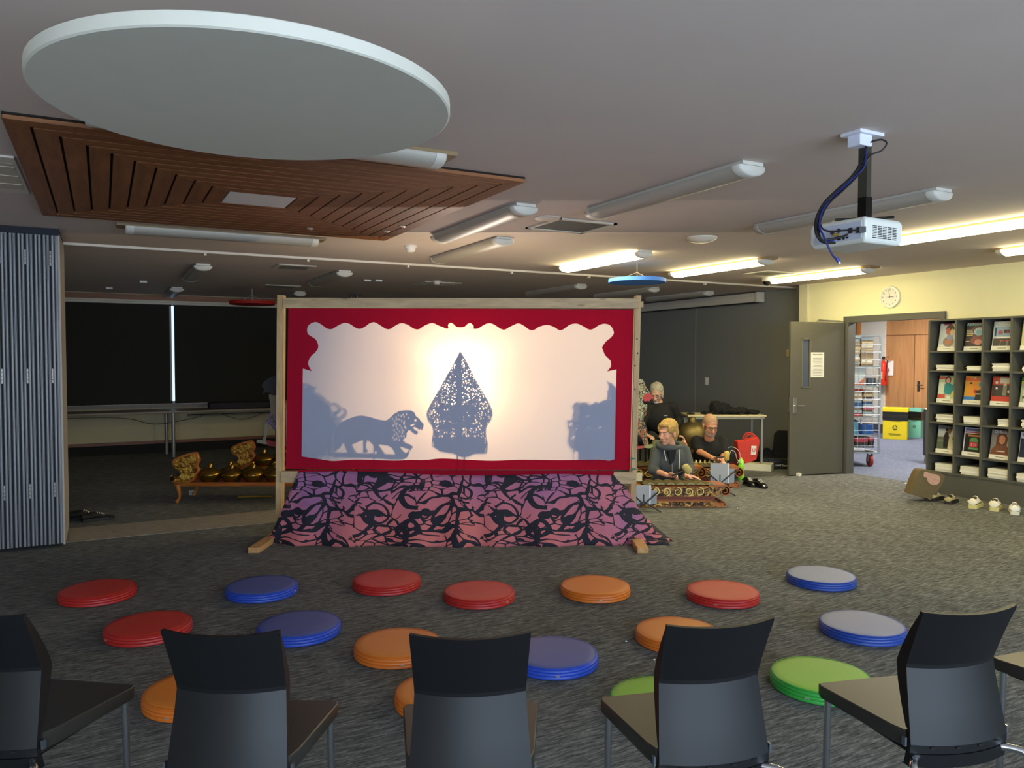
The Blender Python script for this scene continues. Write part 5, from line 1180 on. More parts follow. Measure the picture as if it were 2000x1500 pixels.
# white loop cable on floor behind player
q=B(); q.tube(smooth_loop([tuple(PD(x,y,9.75)) for x,y in ((1418,905),(1419,885),(1424,874),(1434,874),(1442,880),(1446,893),(1440,905))],5),.004,6); q.tube(smooth_loop([tuple(PD(x,y,9.7)) for x,y in ((1424,892),(1428,880),(1436,884),(1440,898),(1452,908))],5),.004,6)
tag(q.build('white_cable',M('#c9c8c0',.5)),'white looped cable rising between the drummer in black and red bag','cable')
lump('maroon_pouch','dark red pouch on the floor left of the red shopping bag','pouch',[((0,0,.10),(.09,.08,.10))],M('#5c141a',.8),Vector((*PD(1432,890,10.0).xy,0)))
# ================================================================= GAMELAN
def gold(name,dk='24120a',md='7a5222',hi='c9a050',sc=15):
    g=G(name); v=g.mp((1,1,1)); a=g.noise(v,sc,4,.6,1.6); col=g.ramp(a.outputs['Fac'],[(.42,dk),(.53,md),(.62,hi)]); g.bump(a.outputs['Fac'],.9,.012)
    return g.p(.35,.45,col)
GOLD=gold('carved_gold'); ORW=mat_wood('orange_wood','8a4a18','b8702a',.35,(1,12,12),.2,2); BRZ=M('#8a8058',.38,.75,noise=.2,scale=18); BRS=M('#8f6f2e',.26,.95,noise=.15,scale=8); REDW=M('#7a3418',.5)
def spiral(b,c,r,turns,y0,y1,sgn=1,a0=PI/2,w=.012):
    n=int(turns*18); pts=[]
    for i in range(n+1):
        a=a0-sgn*2*PI*turns*i/n; rr=r*(1-.78*i/n); pts.append((c[0]+rr*math.cos(a),c[1]+rr*math.sin(a),w*(1-.5*i/n)))
    up=[(x,z) for x,z,_ in pts]
    rs=[]
    for i,(x,z,ww) in enumerate(pts):
        p=Vector((x-c[0],z-c[1])); p=p.normalized()*ww if p.length>0 else Vector((ww,0))
        rs.append([(x,y0,z),(x+p.x,y0,z+p.y),(x+p.x,y1,z+p.y),(x,y1,z)])
    b.rings(rs)
def saron(loc,L_,nk,lab,x0k,h=.25,D_=.26,rz=YAW,keyc=BRZ,sl=.0,left=True):
    t=thing('metallophone',lab,'instrument',loc,rz,'carved gamelan metallophones')
    s=h/.25; xr=L_
    q=B(); q.plate([(0,0),(xr-.17,0),(xr-.15,.012*s),(xr-.12,.0),(xr-.06,.0),(xr-.055,.05*s),(xr-.11,.045*s),(xr-.2,.075*s),(0,.075*s)],0,D_); b_=q.build('plinth',ORW,t,bevel=.003)
    q=B(); spiral(q,(xr-.075,.035*s),.030*s,1.3,0,D_,-1,-PI/2,.010); q.build('foot_scroll',ORW,t,smooth=True,ang=50)
    q=B(); q.b2((0,-.004,.012*s),(xr-.17,0,.06*s)); q.build('plinth_carving',GOLD,b_)
    q=B(); q.b2((.02,.012,.075*s),(xr-.17,D_-.01,.095*s)); q.b2((.02,.004,.095*s),(xr-.155,D_-.004,.112*s)); q.build('waist_moulding',REDW,t,bevel=.003)
    q=B(); q.plate([(0,.112*s),(xr-.17,.112*s),(xr-.12,.13*s),(xr-.09,.165*s),(xr-.05,.20*s),(xr-.05,.222*s),(0,.222*s)],.0,D_); bx=q.build('case',ORW,t,bevel=.003)
    q=B(); q.plate([(0,.118*s),(xr-.17,.118*s),(xr-.125,.136*s),(xr-.095,.17*s),(xr-.06,.2*s),(xr-.06,.214*s),(0,.214*s)],-.008,0); q.build('front_carving',GOLD,bx)
    q=B(); 
    for k in range(int((xr-.2)/.115)):
        cx=.07+k*.115; sg=1 if k%2 else -1
        spiral(q,(cx,.168*s),.040*s,1.4,-.022,-.006,sg,PI/2 if k%2 else -PI/2,.010)
    q.build('carved_scroll',M('#e2c878',.4,.3),bx,smooth=True,ang=50)
    q=B(); c=(xr-.055,.172*s); spiral(q,c,.052*s,1.6,-.006,D_,1,PI/2,.012); q.b2((xr-.22,.0,.222*s),(xr-.055,D_,.236*s))
    q.build('end_scroll',ORW,t,smooth=True,ang=50)
    if left: q=B(); q.b2((-.02,0,.222*s),(x0k,D_,.236*s)); q.build('end_board',ORW,t)
    kw=(xr-.20-x0k)/nk
    for k in range(nk):
        q=B(); xk=x0k+kw*k+kw*.04; w=kw*.9; rs=[]
        for i in range(9):
            a=i/8; yy=.0+a*D_*.9-.01; sk=-.10*a+.05
            rs.append([(xk+sk,yy,.236*s+.0),(xk+sk+w*.25,yy,.258*s),(xk+sk+w*.5,yy,.264*s),(xk+sk+w*.75,yy,.258*s),(xk+sk+w,yy,.236*s),(xk+sk+w*.5,yy,.243*s)])
        q.rings(rs); q.build('key',keyc,t,smooth=True,ang=50)
    return t
D1=7.95
l0=CW((1246-1000)/F*D1,D1); saron(l0,.965,7,'nearest carved gilt metallophone in front of the young player in grey hoodie',.04)
D2=9.15
l1=CW((1352-1000)/F*D2,D2); 
t2=saron(l1,.62,8,'carved gilt metallophone with knobbed pots in front of player in black tee',.0,.27,.25,keyc=BRZ,left=False)
q=B()
for k in range(8): q.lathe([(.032,0),(.030,.012),(.012,.022),(.008,.04),(0,.045)],12,(.02+k*.055,.10,.285))
q.build('knobbed_pots',BRZ,t2,smooth=True,ang=60)
D3=9.0
l3=CW((1236-1000)/F*D3,D3); t3=saron(l3,.86,6,'carved metallophone row between the two players, curled end showing',.02,.30,.28)
# hanging gong pots (bonang)
def pot(b,c,r):
    b.lathe([(r*.62,0),(r*.86,.05*r/.12),(r,.085*r/.12),(r*.97,.10*r/.12),(r*.8,.125*r/.12),(r*.4,.15*r/.12),(r*.2,.158*r/.12),(r*.17,.19*r/.12),(r*.1,.205*r/.12),(0,.208*r/.12)],28,c)
def bonang(loc,L_,rows,lab,rz,endh,s=1,legs=True):
    t=thing('gong_rack',lab,'instrument',loc,rz,'racks of brass kettle gongs')
    q=B(); q.b2((0,0,.185),(L_,.035,.225)); q.build('front_rail',ORW,t,bevel=.004)
    q=B(); q.b2((0,.45,.185),(L_,.485,.225)); q.build('rear_rail',ORW,t,bevel=.004)
    q=B(); q.b2((0,0,.19),(.03,.485,.22)); q.b2((L_-.03,0,.19),(L_,.485,.22)); q.build('cross_rail',ORW,t)
    q=B()
    for y in (.12,.23,.36): q.tube([(0,y,.215),(L_,y,.215)],.005,6)
    q.build('cord',M('#8a3018',.7),t)
    for x in (.03,L_-.05):
        for y in (.015,.46):
            q=B(); q.tube(smooth_loop([(x,y,.20),(x+.012,y,.14),(x+.02,y,.08),(x+.0,y,.03),(x-.015,y-.005,.012)],4),[.026,.026,.025,.024,.022,.02,.018,.017,.016,.016,.017,.018,.019,.02,.022,.024,.020][:17],10); q.build('leg',ORW,t,smooth=True)
    bp=[(-.02,.23),(.07,.21),(.20,.24),(.23,.30),(.27,.36),(.245,.40),(.27,.46),(.25,.525),(.20,.55),(.02,.49),(-.02,.44),(0,.38),(.05,.355),(.07,.31),(.03,.27)]
    bp=[(x,.21+(z-.21)*endh) for x,z in bp]
    q=B(); q.plate(smooth_loop(bp,3,True),.0,.05); e=q.build('end_board',ORW,t,bevel=.006)
    cxx=sum(p[0] for p in bp)/len(bp); czz=sum(p[1] for p in bp)/len(bp)
    q=B(); q.plate(smooth_loop([(cxx+(x-cxx)*.86,czz+(z-czz)*.86) for x,z in bp],3,True),-.008,0); q.build('gilt_carving',gold('gilt_carving','6a3c10','b8892c','e8c25a',19),e)
    q=B(); spiral(q,(.0,.265),.045,1.5,-.006,.05,-1,0,.012); q.build('scroll',GOLD,t,smooth=True,ang=50)
    for x,y,r in rows:
        q=B(); pot(q,(0,0,0),r); o=q.build('kettle_gong',BRS,t,smooth=True,ang=50); o.location=(x,y,.205)
    return t
DB=8.17; lb=CW((337-1000)/F*DB,DB)
bonang(lb,1.62,[(.34,.12,.128),(.575,.12,.118),(.81,.12,.122),(1.05,.12,.125),(1.29,.12,.12),(.47,.36,.12),(.72,.36,.12),(.96,.36,.12),(1.2,.36,.12)],'nearer rack of brass kettle gongs on orange wood frame, left of screen',YAW,1.0)
DB2=9.35; lb2=CW((452-1000)/F*DB2,DB2)
bonang(lb2,1.5,[(.35,.12,.135),(.62,.12,.14),(.5,.36,.13),(.9,.12,.13)],'rear rack of kettle gongs with gilt end board above the nearer rack',YAW+.04,1.0)
q=B(); q.b2((-.03,-.02,0),(.03,.02,.055)); tag(q.build('small_white_block',M('#9a9a90',.7),None,PZ(361,975,0)+Vector((.1,.25,.0)),YAW),'small white block on carpet under the nearer gong rack','block')
q=B()
for k in range(3): q.tube([(k*.02,k*.03,.012),(.32+k*.03,.02-k*.02,.014)],.009,8)
tag(q.build('mallet_bundle',M('#a8842c',.4,.3),None,PZ(455,985,0)+Vector((.1,.35,0)),YAW+.1),'bundle of slim mallets lying on carpet under the gong rack','mallet')
# big brass gong kettle
gk=thing('large_kettle_gong','large domed brass kettle gong with round boss behind the hooded player','gong',CW((1353-1000)/F*10.3,10.3),YAW)
q=B(); q.lathe([(.20,.34),(.225,.40),(.225,.52),(.205,.60),(.13,.67),(.055,.70),(.052,.74),(.03,.765),(0,.77)],36); q.build('kettle',M('#756843',.48,.9,noise=.2,scale=6),gk,smooth=True,ang=50)
q=B(); q.b2((-.26,-.22,0),(.26,.22,.30)); q.b2((-.28,-.24,.30),(.28,.24,.345)); q.build('box_stand',M('#3a2a1c',.6),gk,bevel=.005)
# music stands
def mstand(px0,px1,py0,py1,dep,lab):
    a=PD(px0,py0,dep); b_=PD(px1,py1,dep); w=(px1-px0)/F*dep; loc=Vector((a.x,a.y,0)); t=thing('music_stand',lab,'music stand',loc,YAW)
    zt=a.z; zb_=max(.02,b_.z); q=B(); q.b2((0,0,zb_),(w,.012,zt)); q.build('grey_folder',M('#a9abae',.6),t)
    q=B(); q.b2((w-.02,-.004,zb_-.0),(w-.005,.0,zt)); q.build('white_edge',M('#e4e4e6',.6),t)
    q=B(); q.b2((w-.01,.014,zb_),(w+.06,.02,zb_+(zt-zb_)*.72)); q.build('back_sheet',M('#9a9ea2',.6),t)
    q=B(); c=w*.5; q.tube([(-.05,-.01,zb_+(zt-zb_)*.6),(c,-.012,max(.05,zb_)+.0)],.007,8); q.tube([(w+.06,-.01,zb_+(zt-zb_)*.62),(c,-.012,max(.05,zb_))],.007,8)
    for dx,dy in ((-.16,-.08),(.16,-.08),(0,.18)): q.tube([(c,.0,.10),(c+dx,dy,.008)],.007,8)
    q.tube([(c,0,.10),(c,0,zb_+.1)],.006,8); q.build('folding_legs',M('#26282a',.5),t); return t
mstand(1388,1425,905,944,8.65,'grey folder on black folding music stand behind the nearest metallophone end')
mstand(1243,1272,948,985,7.75,'pale sheet on folding black stand beside foot of right timber post')
q=B(); q.b2((-.03,-.02,0),(.03,.02,.085)); tag(q.build('cream_block',M('#c9c49c',.6),None,Vector((*PD(1248,932,8.05).xy,.262)),YAW,bevel=.004),'small cream block standing on the near metallophone by the post','block')
# ================================================================= PEOPLE
SK1=M('#d9a184',.5,noise=.08,scale=30); SK2=M('#c98f6c',.5,noise=.08,scale=30); SK3=M('#c79a80',.5,noise=.08,scale=30)
def remesh(o,v=.006,it=3,disp=None):
    m=o.modifiers.new('r','REMESH'); m.mode='VOXEL'; m.voxel_size=v; m.use_smooth_shade=True
    m=o.modifiers.new('s','SMOOTH'); m.factor=.5; m.iterations=it
    if disp:
        tx=bpy.data.textures.get('hair') or bpy.data.textures.new('hair','CLOUDS'); tx.noise_scale=.02
        m=o.modifiers.new('d','DISPLACE'); m.texture=tx; m.strength=disp; m.mid_level=.5
    return o
def basis(f,tilt=0):
    f=Vector(f).normalized(); u=Vector((0,0,1)); r=f.cross(u).normalized(); u=r.cross(f).normalized()
    if tilt: R=Matrix.Rotation(tilt,3,f); r=R@r; u=R@u
    return r,f,u
def head(b,c,f,s=1,tilt=0):
    r,f,u=basis(f,tilt); R=Matrix((r,f,u)).transposed()
    P=lambda x,y,z:Vector(c)+(r*x+f*y+u*z)*s
    E=lambda x,y,z,a,bb,cc:b.ball(P(x,y,z),(a*s,bb*s,cc*s),18,12,R)
    E(0,-.012,.035,.077,.097,.085); E(0,.028,-.045,.058,.064,.074); E(0,.062,-.098,.026,.024,.020)
    E(0,.030,.0,.066,.066,.06)
    E(-.034,.062,-.03,.028,.026,.028); E(.034,.062,-.03,.028,.026,.028)
    E(0,.083,.026,.050,.013,.009)
    b.caps(P(0,.088,.008),P(0,.112,-.034),.009*s,.014*s,8); E(.012,.098,-.040,.009,.010,.007); E(-.012,.098,-.040,.009,.010,.007)
    E(0,.090,-.062,.024,.010,.006); E(0,.087,-.073,.021,.010,.006)
    for sx in (-1,1): E(sx*.080,-.005,-.012,.009,.020,.032)
    return P,R
def face_parts(par,c,f,s=1,tilt=0,brow='#6a5238',lip='#b06a5c'):
    r,f,u=basis(f,tilt); R=Matrix((r,f,u)).transposed(); P=lambda x,y,z:Vector(c)+(r*x+f*y+u*z)*s
    q=B()
    for sx in (-1,1): q.ball(P(sx*.031,.079,.004),(.0145*s,.010*s,.008*s),12,8,R)
    e=q.build('eyes',M('#d8d2cc',.3),par,smooth=True)
    q=B()
    for sx in (-1,1): q.ball(P(sx*.031,.0865,.004),(.0065*s,.004*s,.0065*s),10,6,R)
    q.build('irises',M('#2c2420',.3),e)
    q=B()
    for sx in (-1,1): q.tube([P(sx*.014,.094,.020),P(sx*.032,.093,.027),P(sx*.05,.082,.022)],.0038*s,6)
    q.build('eyebrows',M(brow,.8),par)
    q=B(); q.tube([P(-.023,.090,-.067),P(0,.0985,-.067),P(.023,.090,-.067)],[.002*s,.0048*s,.002*s],6); q.build('lips',M(lip,.5),par)
def hand(b,w,d,n,side,curl=.9,s=1):
    """w wrist, d direction of palm, n palm normal (the way fingers curl), side: direction of thumb"""
    w=Vector(w); d=Vector(d).normalized(); sd=Vector(side); sd=(sd-d*sd.dot(d)).normalized(); n=Vector(n); n=(n-d*n.dot(d)-sd*n.dot(sd)).normalized()
    R=Matrix((sd,d,n)).transposed()
    b.ball(w+d*.045*s,(.040*s,.048*s,.016*s),14,10,R)
    for i,(o_,ln) in enumerate(((.030,.072),(.011,.082),(-.009,.076),(-.028,.060))):
        p=w+d*.078*s+sd*o_*s; a=0; L_=ln*s
        for k,fr in enumerate((.45,.32,.23)):
            a+=curl*(.55+.25*k); dd=d*math.cos(a)+n*math.sin(a); p2=p+dd*L_*fr; b.caps(p,p2,(.0092-.0008*k)*s,(.0086-.0009*k)*s,8); p=p2
    p=w+d*.022*s+sd*.034*s; p2=p+(d*.7+sd*.6+n*.35).normalized()*.034*s; p3=p2+(d*.8+n*.6*curl).normalized()*.032*s
    b.caps(p,p2,.012*s,.0105*s,8); b.caps(p2,p3,.0100*s,.008*s,8)
def hairdo(par,c,f,s,col,parts,tilt=0,disp=.012):
    r,f,u=basis(f,tilt); R=Matrix((r,f,u)).transposed(); P=lambda x,y,z:Vector(c)+(r*x+f*y+u*z)*s
    q=B()
    for x,y,z,a,b_,c_ in parts: q.ball(P(x,y,z),(a*s,b_*s,c_*s),16,12,R)
    return remesh(q.build('hair',M(col,.75,noise=.35,scale=90),par,smooth=True,ang=180),.006,2,disp)
# ---- player in grey hoodie
DA=8.62; pa=thing('person','person in grey zip hoodie sitting with felt mallet at the nearest metallophone','person',CW((1308-1000)/F*DA,DA),YAW)
LA=lambda px,py,dep=DA: inv_local(PD(px,py,dep),pa.location,YAW)
hc_=LA(1304,845,8.45); fd=(-.72,-.66,-.12); sA=1.10
nb=LA(1310,868,8.5)
shL=LA(1284,882,8.55); shR=LA(1336,880,8.60); elL=LA(1275,918,8.45); elR=LA(1347,915,8.5); wrL=LA(1303,928,8.22); wrR=LA(1341,929,8.25)
hip=Vector((.0,.12,.16)); ches=(shL+shR)/2+Vector((0,0,-.12))
q=B(); head(q,hc_,fd,sA); q.caps(hc_+Vector((.02,.02,-.07)),nb+Vector((0,0,-.03)),.052,.06,14)
q.ball(ches,(.17,.11,.17),18,12); q.ball(ches.lerp(hip,.6),(.15,.11,.18),18,12); q.ball(hip,(.17,.13,.13),18,12)
for s_,e_,w_ in ((shL,elL,wrL),(shR,elR,wrR)): q.caps(s_,e_,.050,.040); q.caps(e_,w_,.038,.026)
hand(q,wrL,(.95,-.1,-.05),(.1,-.2,-1),(.0,-.6,.6),1.15,1.0); hand(q,wrR,(.9,-.35,-.1),(0,0,-1),(-.2,-1,0),.25,1.0)
for sx in (-1,1): q.caps(hip+Vector((sx*.10,0,-.05)),Vector((sx*.30,-.16,.09)),.085,.06); q.caps(Vector((sx*.30,-.16,.09)),Vector((sx*-.02,-.14,.06)),.055,.04)
remesh(q.build('body',SK1,pa,smooth=True,ang=180),.006,2)
face_parts(pa,hc_,fd,sA)
hairdo(pa,hc_,fd,sA,'#b3924f',[(0,-.026,.060,.086,.100,.083),(0,-.060,.0,.080,.062,.085),(0,.055,.088,.060,.038,.026),(-.06,.0,.045,.030,.072,.055),(.06,.0,.045,.030,.072,.055),(0,-.075,-.055,.058,.035,.05)],0,.014)
HG=M('#4c5150',.9,noise=.12,scale=40)
q=B(); q.ball(ches+Vector((0,.0,.0)),(.195,.135,.185),18,12); q.ball(ches.lerp(hip,.6),(.175,.135,.2),18,12); q.ball(hip,(.185,.15,.12),18,12)
for s_,e_,w_ in ((shL,elL,wrL),(shR,elR,wrR)): q.caps(s_,e_,.070,.060); q.caps(e_,e_.lerp(w_,.32 if w_ is wrL else .75),.058,.047)
q.caps(shL,shR,.06,.06)
remesh(q.build('hoodie',HG,pa,smooth=True,ang=180),.009,5)
q=B(); n_=18; pts=[]
for i in range(n_+1):
    a=math.radians(-60+300*i/n_); pts.append(nb+Vector((.0,.015,-.0))+Vector((-.13*math.sin(a),.10*math.cos(a)+.0,.02*math.cos(a)-.005)))
q.tube(pts,[.022+.018*math.sin(PI*i/n_) for i in range(n_+1)],10); remesh(q.build('hood',M('#565b59',.9,noise=.12,scale=40),pa,smooth=True,ang=180),.008,3)
q=B(); 
fy=ches.y-.148
def VV(px,py,dep): return LA(px,py,dep)
q.plate([(nb.x-.055,nb.z-.035),(nb.x+.05,nb.z-.035),(nb.x+.03,nb.z-.17),(nb.x-.02,nb.z-.22)],fy-.006,fy+.05); q.build('black_tshirt',M('#15151a',.8),pa,bevel=.01)
q=B(); q.tube([(nb.x-.085,fy+.02,nb.z-.05),(nb.x-.08,fy-.012,nb.z-.10),(nb.x-.065,fy-.016,nb.z-.17)],.0045,6); q.build('drawstring',M('#e4e2dc',.7),pa); q=B(); q.tube([(nb.x+.085,fy+.01,nb.z-.05),(nb.x+.08,fy-.016,nb.z-.14),(nb.x+.075,fy-.018,nb.z-.26)],.0045,6); q.build('drawstring',M('#e4e2dc',.7),pa)
q=B(); q.tube([(nb.x+.0,fy-.010,nb.z-.2),(nb.x+.002,fy-.006,nb.z-.32)],.004,6); q.build('zip',M('#a8a8a4',.4,.6),pa)
q=B()
for sx in (-1,1): q.caps(hip+Vector((sx*.10,0,-.05)),Vector((sx*.30,-.16,.09)),.10,.075); q.caps(Vector((sx*.30,-.16,.09)),Vector((sx*-.02,-.14,.07)),.07,.055)
remesh(q.build('trousers',M('#23262c',.9),pa,smooth=True,ang=180),.01,3)
# mallet (held): its own thing
ml=thing('felt_mallet','cream felt-headed mallet held up by the player in the grey hoodie','mallet',PD(1322,926,8.14),YAW)
LM=lambda px,py,dep: inv_local(PD(px,py,dep),ml.location,YAW)
q=B(); q.tube([LM(1312,929,8.14),LM(1328,923,8.14),LM(1342,917,8.16)],[.012,.010,.007],10); q.build('handle',M('#1b1512',.4),ml,smooth=True)
h1=LM(1336,908,8.16); h2=LM(1348,924,8.16); q=B(); dd_=(h2-h1).normalized(); rs=[]
for t_,r_ in ((0,.012),(.04,.028),(.14,.037),(.5,.040),(.86,.037),(.96,.028),(1,.012)): rs.append((h1.lerp(h2,t_),r_))
q.tube([p for p,_ in rs],[r for _,r in rs],18); q.build('felt_head',M('#b9a96c',.9,noise=.15,scale=60,bump=.5),ml,smooth=True)
# ---- player in black tee
DBp=9.75; pb_=thing('person','person in black t-shirt and glasses sitting cross-legged at rear metallophone','person',CW((1385-1000)/F*DBp,DBp),YAW)
LBp=lambda px,py,dep=DBp: inv_local(PD(px,py,dep),pb_.location,YAW)
hc2=LBp(1387,831,9.55); f2=(.15,-.93,-.36); s2=1.08
nb2=LBp(1386,852,9.62); sL=LBp(1361,862,9.7); sR=LBp(1410,862,9.7); eL=LBp(1366,882,9.55); eR=LBp(1413,890,9.6); wL=LBp(1392,895,9.2); wR=LBp(1411,899,9.25)
hp=Vector((0,.15,.14)); ch2=(sL+sR)/2+Vector((0,0,-.13))
q=B(); head(q,hc2,f2,s2); q.caps(hc2+Vector((0,.03,-.06)),nb2+Vector((0,.02,-.02)),.058,.065,14)
q.ball(ch2,(.16,.11,.17),18,12); q.ball(ch2.lerp(hp,.6),(.15,.12,.17),18,12); q.ball(hp,(.17,.14,.12),18,12)
for s_,e_,w_ in ((sL,eL,wL),(sR,eR,wR)): q.caps(s_,e_,.052,.042); q.caps(e_,w_,.041,.028)
hand(q,wL,(.9,-.3,-.25),(.1,-.2,-1),(0,-.7,.5),1.1,1.05); hand(q,wR,(-.2,-.8,-.5),(0,.2,-1),(-1,-.2,0),.7,1.05)
remesh(q.build('body',SK2,pb_,smooth=True,ang=180),.0065,2)
face_parts(pb_,hc2,f2,s2,brow='#8a6a50')
hairdo(pb_,hc2,f2,s2,'#a88462',[(0,-.02,.048,.082,.099,.082),(0,-.04,.0,.082,.075,.07)],0,.004)
r,ff,u=basis(f2); PP=lambda x,y,z:hc2+(r*x+ff*y+u*z)*s2
q=B(); 
for a_ in ((0,.064,-.092,.040,.032,.028),(-.045,.035,-.07,.020,.04,.04),(.045,.035,-.07,.020,.04,.04),(0,.088,-.055,.03,.010,.007)): q.ball(PP(*a_[:3]),tuple(x*s2 for x in a_[3:]),12,8,Matrix((r,ff,u)).transposed())
remesh(q.build('beard',M('#9a8878',.9,noise=.25,scale=80),pb_,smooth=True,ang=180),.006,2,.004)
q=B()
for sx in (-1,1):
    q.tube([PP(sx*.031+.024*math.cos(a),.098,.003+.015*math.sin(a)) for a in [2*PI*i/14 for i in range(15)]],.0026,6); q.tube([PP(sx*.054,.096,.008),PP(sx*.083,.0,.005)],.0026,6)
q.tube([PP(-.008,.10,.006),PP(.008,.10,.006)],.0026,6); q.build('glasses',M('#1f1a1a',.3),pb_)
q=B(); q.ball(ch2,(.195,.14,.19),18,12); q.ball(ch2.lerp(hp,.6),(.18,.15,.19),18,12); q.ball(hp,(.19,.16,.10),18,12)
for s_,e_ in ((sL,eL),(sR,eR)): q.caps(s_,s_.lerp(e_,.75),.078,.068)
q.caps(sL,sR,.06,.06); remesh(q.build('tshirt',M('#0e0f0f',.85,noise=.1,scale=30),pb_,smooth=True,ang=180),.009,4)
kn=LBp(1357,905,9.6); kr=LBp(1432,905,9.6)
q=B(); q.caps(hp+Vector((-.08,0,-.02)),Vector((kn.x,kn.y,.14)),.10,.085); q.caps(Vector((kn.x,kn.y,.14)),Vector((.05,-.35,.07)),.08,.06); q.caps(hp+Vector((.08,0,-.02)),Vector((kr.x,kr.y,.12)),.10,.09); q.caps(Vector((kr.x,kr.y,.12)),Vector((-.02,-.3,.07)),.08,.06)
remesh(q.build('trousers',M('#2e3138',.9,noise=.1,scale=30),pb_,smooth=True,ang=180),.01,3)
ml=thing('felt_mallet','yellow felt-headed mallet in the hand of the player in black tee','mallet',PD(1405,890,9.05),YAW)
LM=lambda px,py,dep: inv_local(PD(px,py,dep),ml.location,YAW)
q=B(); q.tube([LM(1398,894,9.05),LM(1414,892,9.05)],.010,10); q.build('handle',M('#2a1410',.4),ml,smooth=True)
q=B(); a_=LM(1419.5,881,9.05); b_=LM(1419.5,900,9.05); q.tube([a_.lerp(b_,t_) for t_ in (0,.05,.15,.5,.85,.95,1)],[.012,.024,.031,.033,.031,.024,.012],18); q.build('felt_head',M('#d2b45c',.9,noise=.15,scale=60,bump=.5),ml,smooth=True)
# ---- person in black shirt behind
DC=10.5; pc=thing('person','grey-haired person in black shirt and glasses seated behind the painted puppet','person',CW((1285-1000)/F*DC,DC),YAW)
LC=lambda px,py,dep=DC: inv_local(PD(px,py,dep),pc.location,YAW)
hc3=LC(1282,768,10.4); f3=(-.35,-.85,-.42); s3=1.05
nb3=LC(1285,785,10.45); sL=LC(1262,797,10.4); sR=LC(1312,795,10.4); eL=LC(1252,828,10.3); eR=LC(1327,822,10.45); wL=LC(1262,850,10.05); wR=LC(1305,846,10.05)
hp=Vector((0,.1,.50)); ch3=(sL+sR)/2+Vector((0,0,-.15))
q=B(); head(q,hc3,f3,s3); q.caps(hc3+Vector((0,.03,-.05)),nb3,.055,.065,14)
q.ball(ch3,(.17,.11,.19),18,12); q.ball(ch3.lerp(hp,.6),(.16,.12,.2),18,12); q.ball(hp,(.17,.15,.12),18,12)
for s_,e_,w_ in ((sL,eL,wL),(sR,eR,wR)): q.caps(s_,e_,.05,.042); q.caps(e_,w_,.04,.028)
hand(q,wL,(.5,-.8,-.1),(0,0,-1),(1,0,0),.5); hand(q,wR,(-.5,-.8,-.1),(0,0,-1),(-1,0,0),.5)
for sx in (-1,1): q.caps(hp+Vector((sx*.1,0,-.03)),Vector((sx*.14,-.42,.50)),.08,.06); q.caps(Vector((sx*.14,-.42,.50)),Vector((sx*.14,-.40,.07)),.055,.04); q.caps(Vector((sx*.14,-.40,.05)),Vector((sx*.14,-.55,.04)),.04,.035)
remesh(q.build('body',SK3,pc,smooth=True,ang=180),.007,2)
face_parts(pc,hc3,f3,s3,brow='#8a8478')
hairdo(pc,hc3,f3,s3,'#a09a86',[(0,-.026,.055,.088,.102,.085),(0,-.055,-.01,.086,.07,.09),(-.068,-.01,-.02,.024,.05,.06),(.068,-.01,-.02,.024,.05,.06)],0,.01)
r,ff,u=basis(f3); PP=lambda x,y,z:hc3+(r*x+ff*y+u*z)*s3
q=B()
for a_ in ((0,.066,-.092,.036,.030,.026),(0,.088,-.056,.028,.010,.007)): q.ball(PP(*a_[:3]),tuple(x*s3 for x in a_[3:]),12,8,Matrix((r,ff,u)).transposed())
remesh(q.build('beard',M('#b8b0a2',.9),pc,smooth=True,ang=180),.006,2,.004)
q=B()
for sx in (-1,1): q.tube([PP(sx*.031+.022*math.cos(a),.098,.003+.014*math.sin(a)) for a in [2*PI*i/14 for i in range(15)]],.0022,6); q.tube([PP(sx*.053,.096,.006),PP(sx*.083,.0,.005)],.0022,6)
q.build('glasses',M('#3a2c28',.3),pc)
q=B(); q.ball(ch3,(.205,.145,.21),18,12); q.ball(ch3.lerp(hp,.6),(.19,.155,.22),18,12); q.ball(hp,(.19,.17,.10),18,12)
for s_,e_,w_ in ((sL,eL,wL),(sR,eR,wR)): q.caps(s_,e_,.080,.068); q.caps(e_,e_.lerp(w_,.8),.066,.048)
q.caps(sL,sR,.065,.065); remesh(q.build('shirt',M('#0d0d0d',.85,noise=.1,scale=30),pc,smooth=True,ang=180),.009,4)
q=B(); q.tube([nb3+Vector((-.06,-.03,-.02)),nb3+Vector((0,-.085,-.055)),nb3+Vector((.06,-.03,-.02))],.014,8); q.build('collar',M('#141414',.8),pc)
q=B(); q.box((ch3.x+.06,ch3.y-.148,ch3.z+.05),(.05,.004,.006)); q.build('chest_mark',M('#c8c8c8',.6),pc)
q=B()
for sx in (-1,1): q.caps(hp+Vector((sx*.1,0,-.03)),Vector((sx*.14,-.42,.50)),.10,.08); q.caps(Vector((sx*.14,-.42,.50)),Vector((sx*.14,-.40,.12)),.075,.06)
remesh(q.build('trousers',M('#18181a',.9),pc,smooth=True,ang=180),.011,3)
cc=thing('folding_chair','dark chair carrying the grey-haired person, mostly hidden behind the hoodie','chair',pc.location,YAW)
q=B(); q.b2((-.22,-.22,.34),(.22,.25,.38)); q.build('seat',M('#1a1a1a',.6),cc)
for x in (-.2,.2):
    for y in (-.2,.23): q=B(); q.tube([(x,y,0),(x,y,.34)],.012); q.build('leg',M('#1a1a1a',.4),cc)
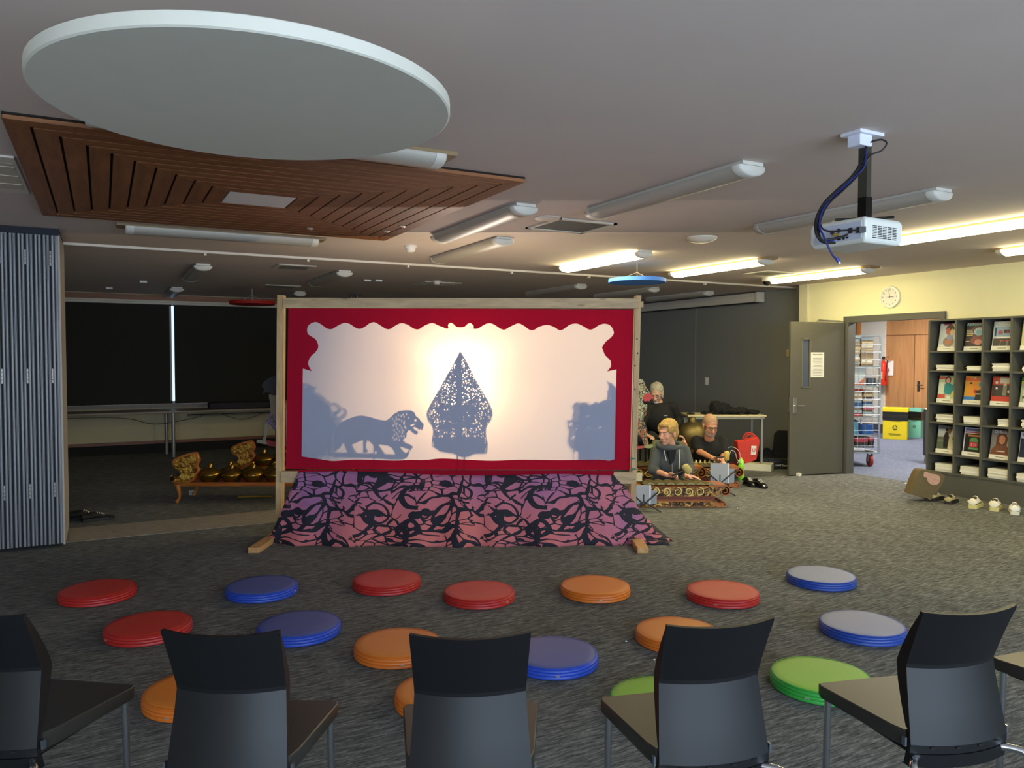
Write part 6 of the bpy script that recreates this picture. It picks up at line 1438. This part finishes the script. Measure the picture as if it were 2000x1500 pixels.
# hidden player: raised hand and olive shoulder
DD2=9.62; pd=thing('person','person in olive shirt mostly hidden behind the hoodie, hand raised to ear','person',CW((1305-1000)/F*DD2,DD2),YAW)
LDp=lambda px,py,dep=DD2: inv_local(PD(px,py,dep),pd.location,YAW)
h4=LDp(1312,842,9.6); n4=LDp(1310,862,9.65); sL=LDp(1282,868,9.7); sR=LDp(1333,870,9.7); eR=LDp(1341,898,9.6); wR=LDp(1338,868,9.5); eL=LDp(1276,900,9.55); wL=LDp(1300,912,9.35)
hp=Vector((0,.1,.14)); c4=(sL+sR)/2+Vector((0,0,-.14)); f4=(-.3,-.9,-.2)
q=B(); head(q,h4,f4,1.0); q.caps(h4+Vector((0,.02,-.05)),n4,.052,.06,14); q.ball(c4,(.16,.11,.17)); q.ball(c4.lerp(hp,.6),(.15,.12,.17)); q.ball(hp,(.17,.14,.12))
q.caps(sR,eR,.048,.04); q.caps(eR,wR,.038,.027); q.caps(sL,eL,.048,.04); q.caps(eL,wL,.038,.027)
hand(q,wR,(-.25,-.15,.9),(-.9,-.3,0),(0,-1,0),.7); hand(q,wL,(.8,-.5,0),(0,0,-1),(0,-1,0),.6)
remesh(q.build('body',SK1,pd,smooth=True,ang=180),.007,2); face_parts(pd,h4,f4,1.0)
hairdo(pd,h4,f4,1.0,'#6a5a3c',[(0,-.024,.05,.082,.098,.082),(0,-.05,.0,.08,.065,.08)],0,.006)
q=B(); q.ball(c4,(.19,.135,.19)); q.ball(c4.lerp(hp,.6),(.18,.14,.19)); q.ball(hp,(.19,.15,.10)); q.caps(sL,sR,.058,.058); q.caps(sL,eL,.064,.055); q.caps(sR,eR,.064,.055); q.caps(eR,eR.lerp(wR,.5),.052,.045)
remesh(q.build('shirt',M('#6a6c4c',.85),pd,smooth=True,ang=180),.009,4)
q=B()
for sx in (-1,1): q.caps(hp+Vector((sx*.1,0,-.03)),Vector((sx*.20,-.20,.10)),.09,.07); q.caps(Vector((sx*.20,-.20,.10)),Vector((-sx*.02,-.2,.07)),.065,.055)
remesh(q.build('trousers',M('#24262a',.9),pd,smooth=True,ang=180),.011,3)
# ================================================================= CAMERA
cam=bpy.data.cameras.new('camera'); co=bpy.data.objects.new('camera',cam); COL.objects.link(co)
cam.sensor_fit='HORIZONTAL'; cam.sensor_width=36; cam.lens=36*F/2000; cam.clip_start=.05
co.location=CAM; co.rotation_euler=(PI/2-PT,0,YAW); SC.camera=co
SC.view_settings.view_transform='Standard'; SC.view_settings.look='None'; SC.view_settings.gamma=1; SC.view_settings.use_curve_mapping=False
SC.view_settings.exposure=EXPO
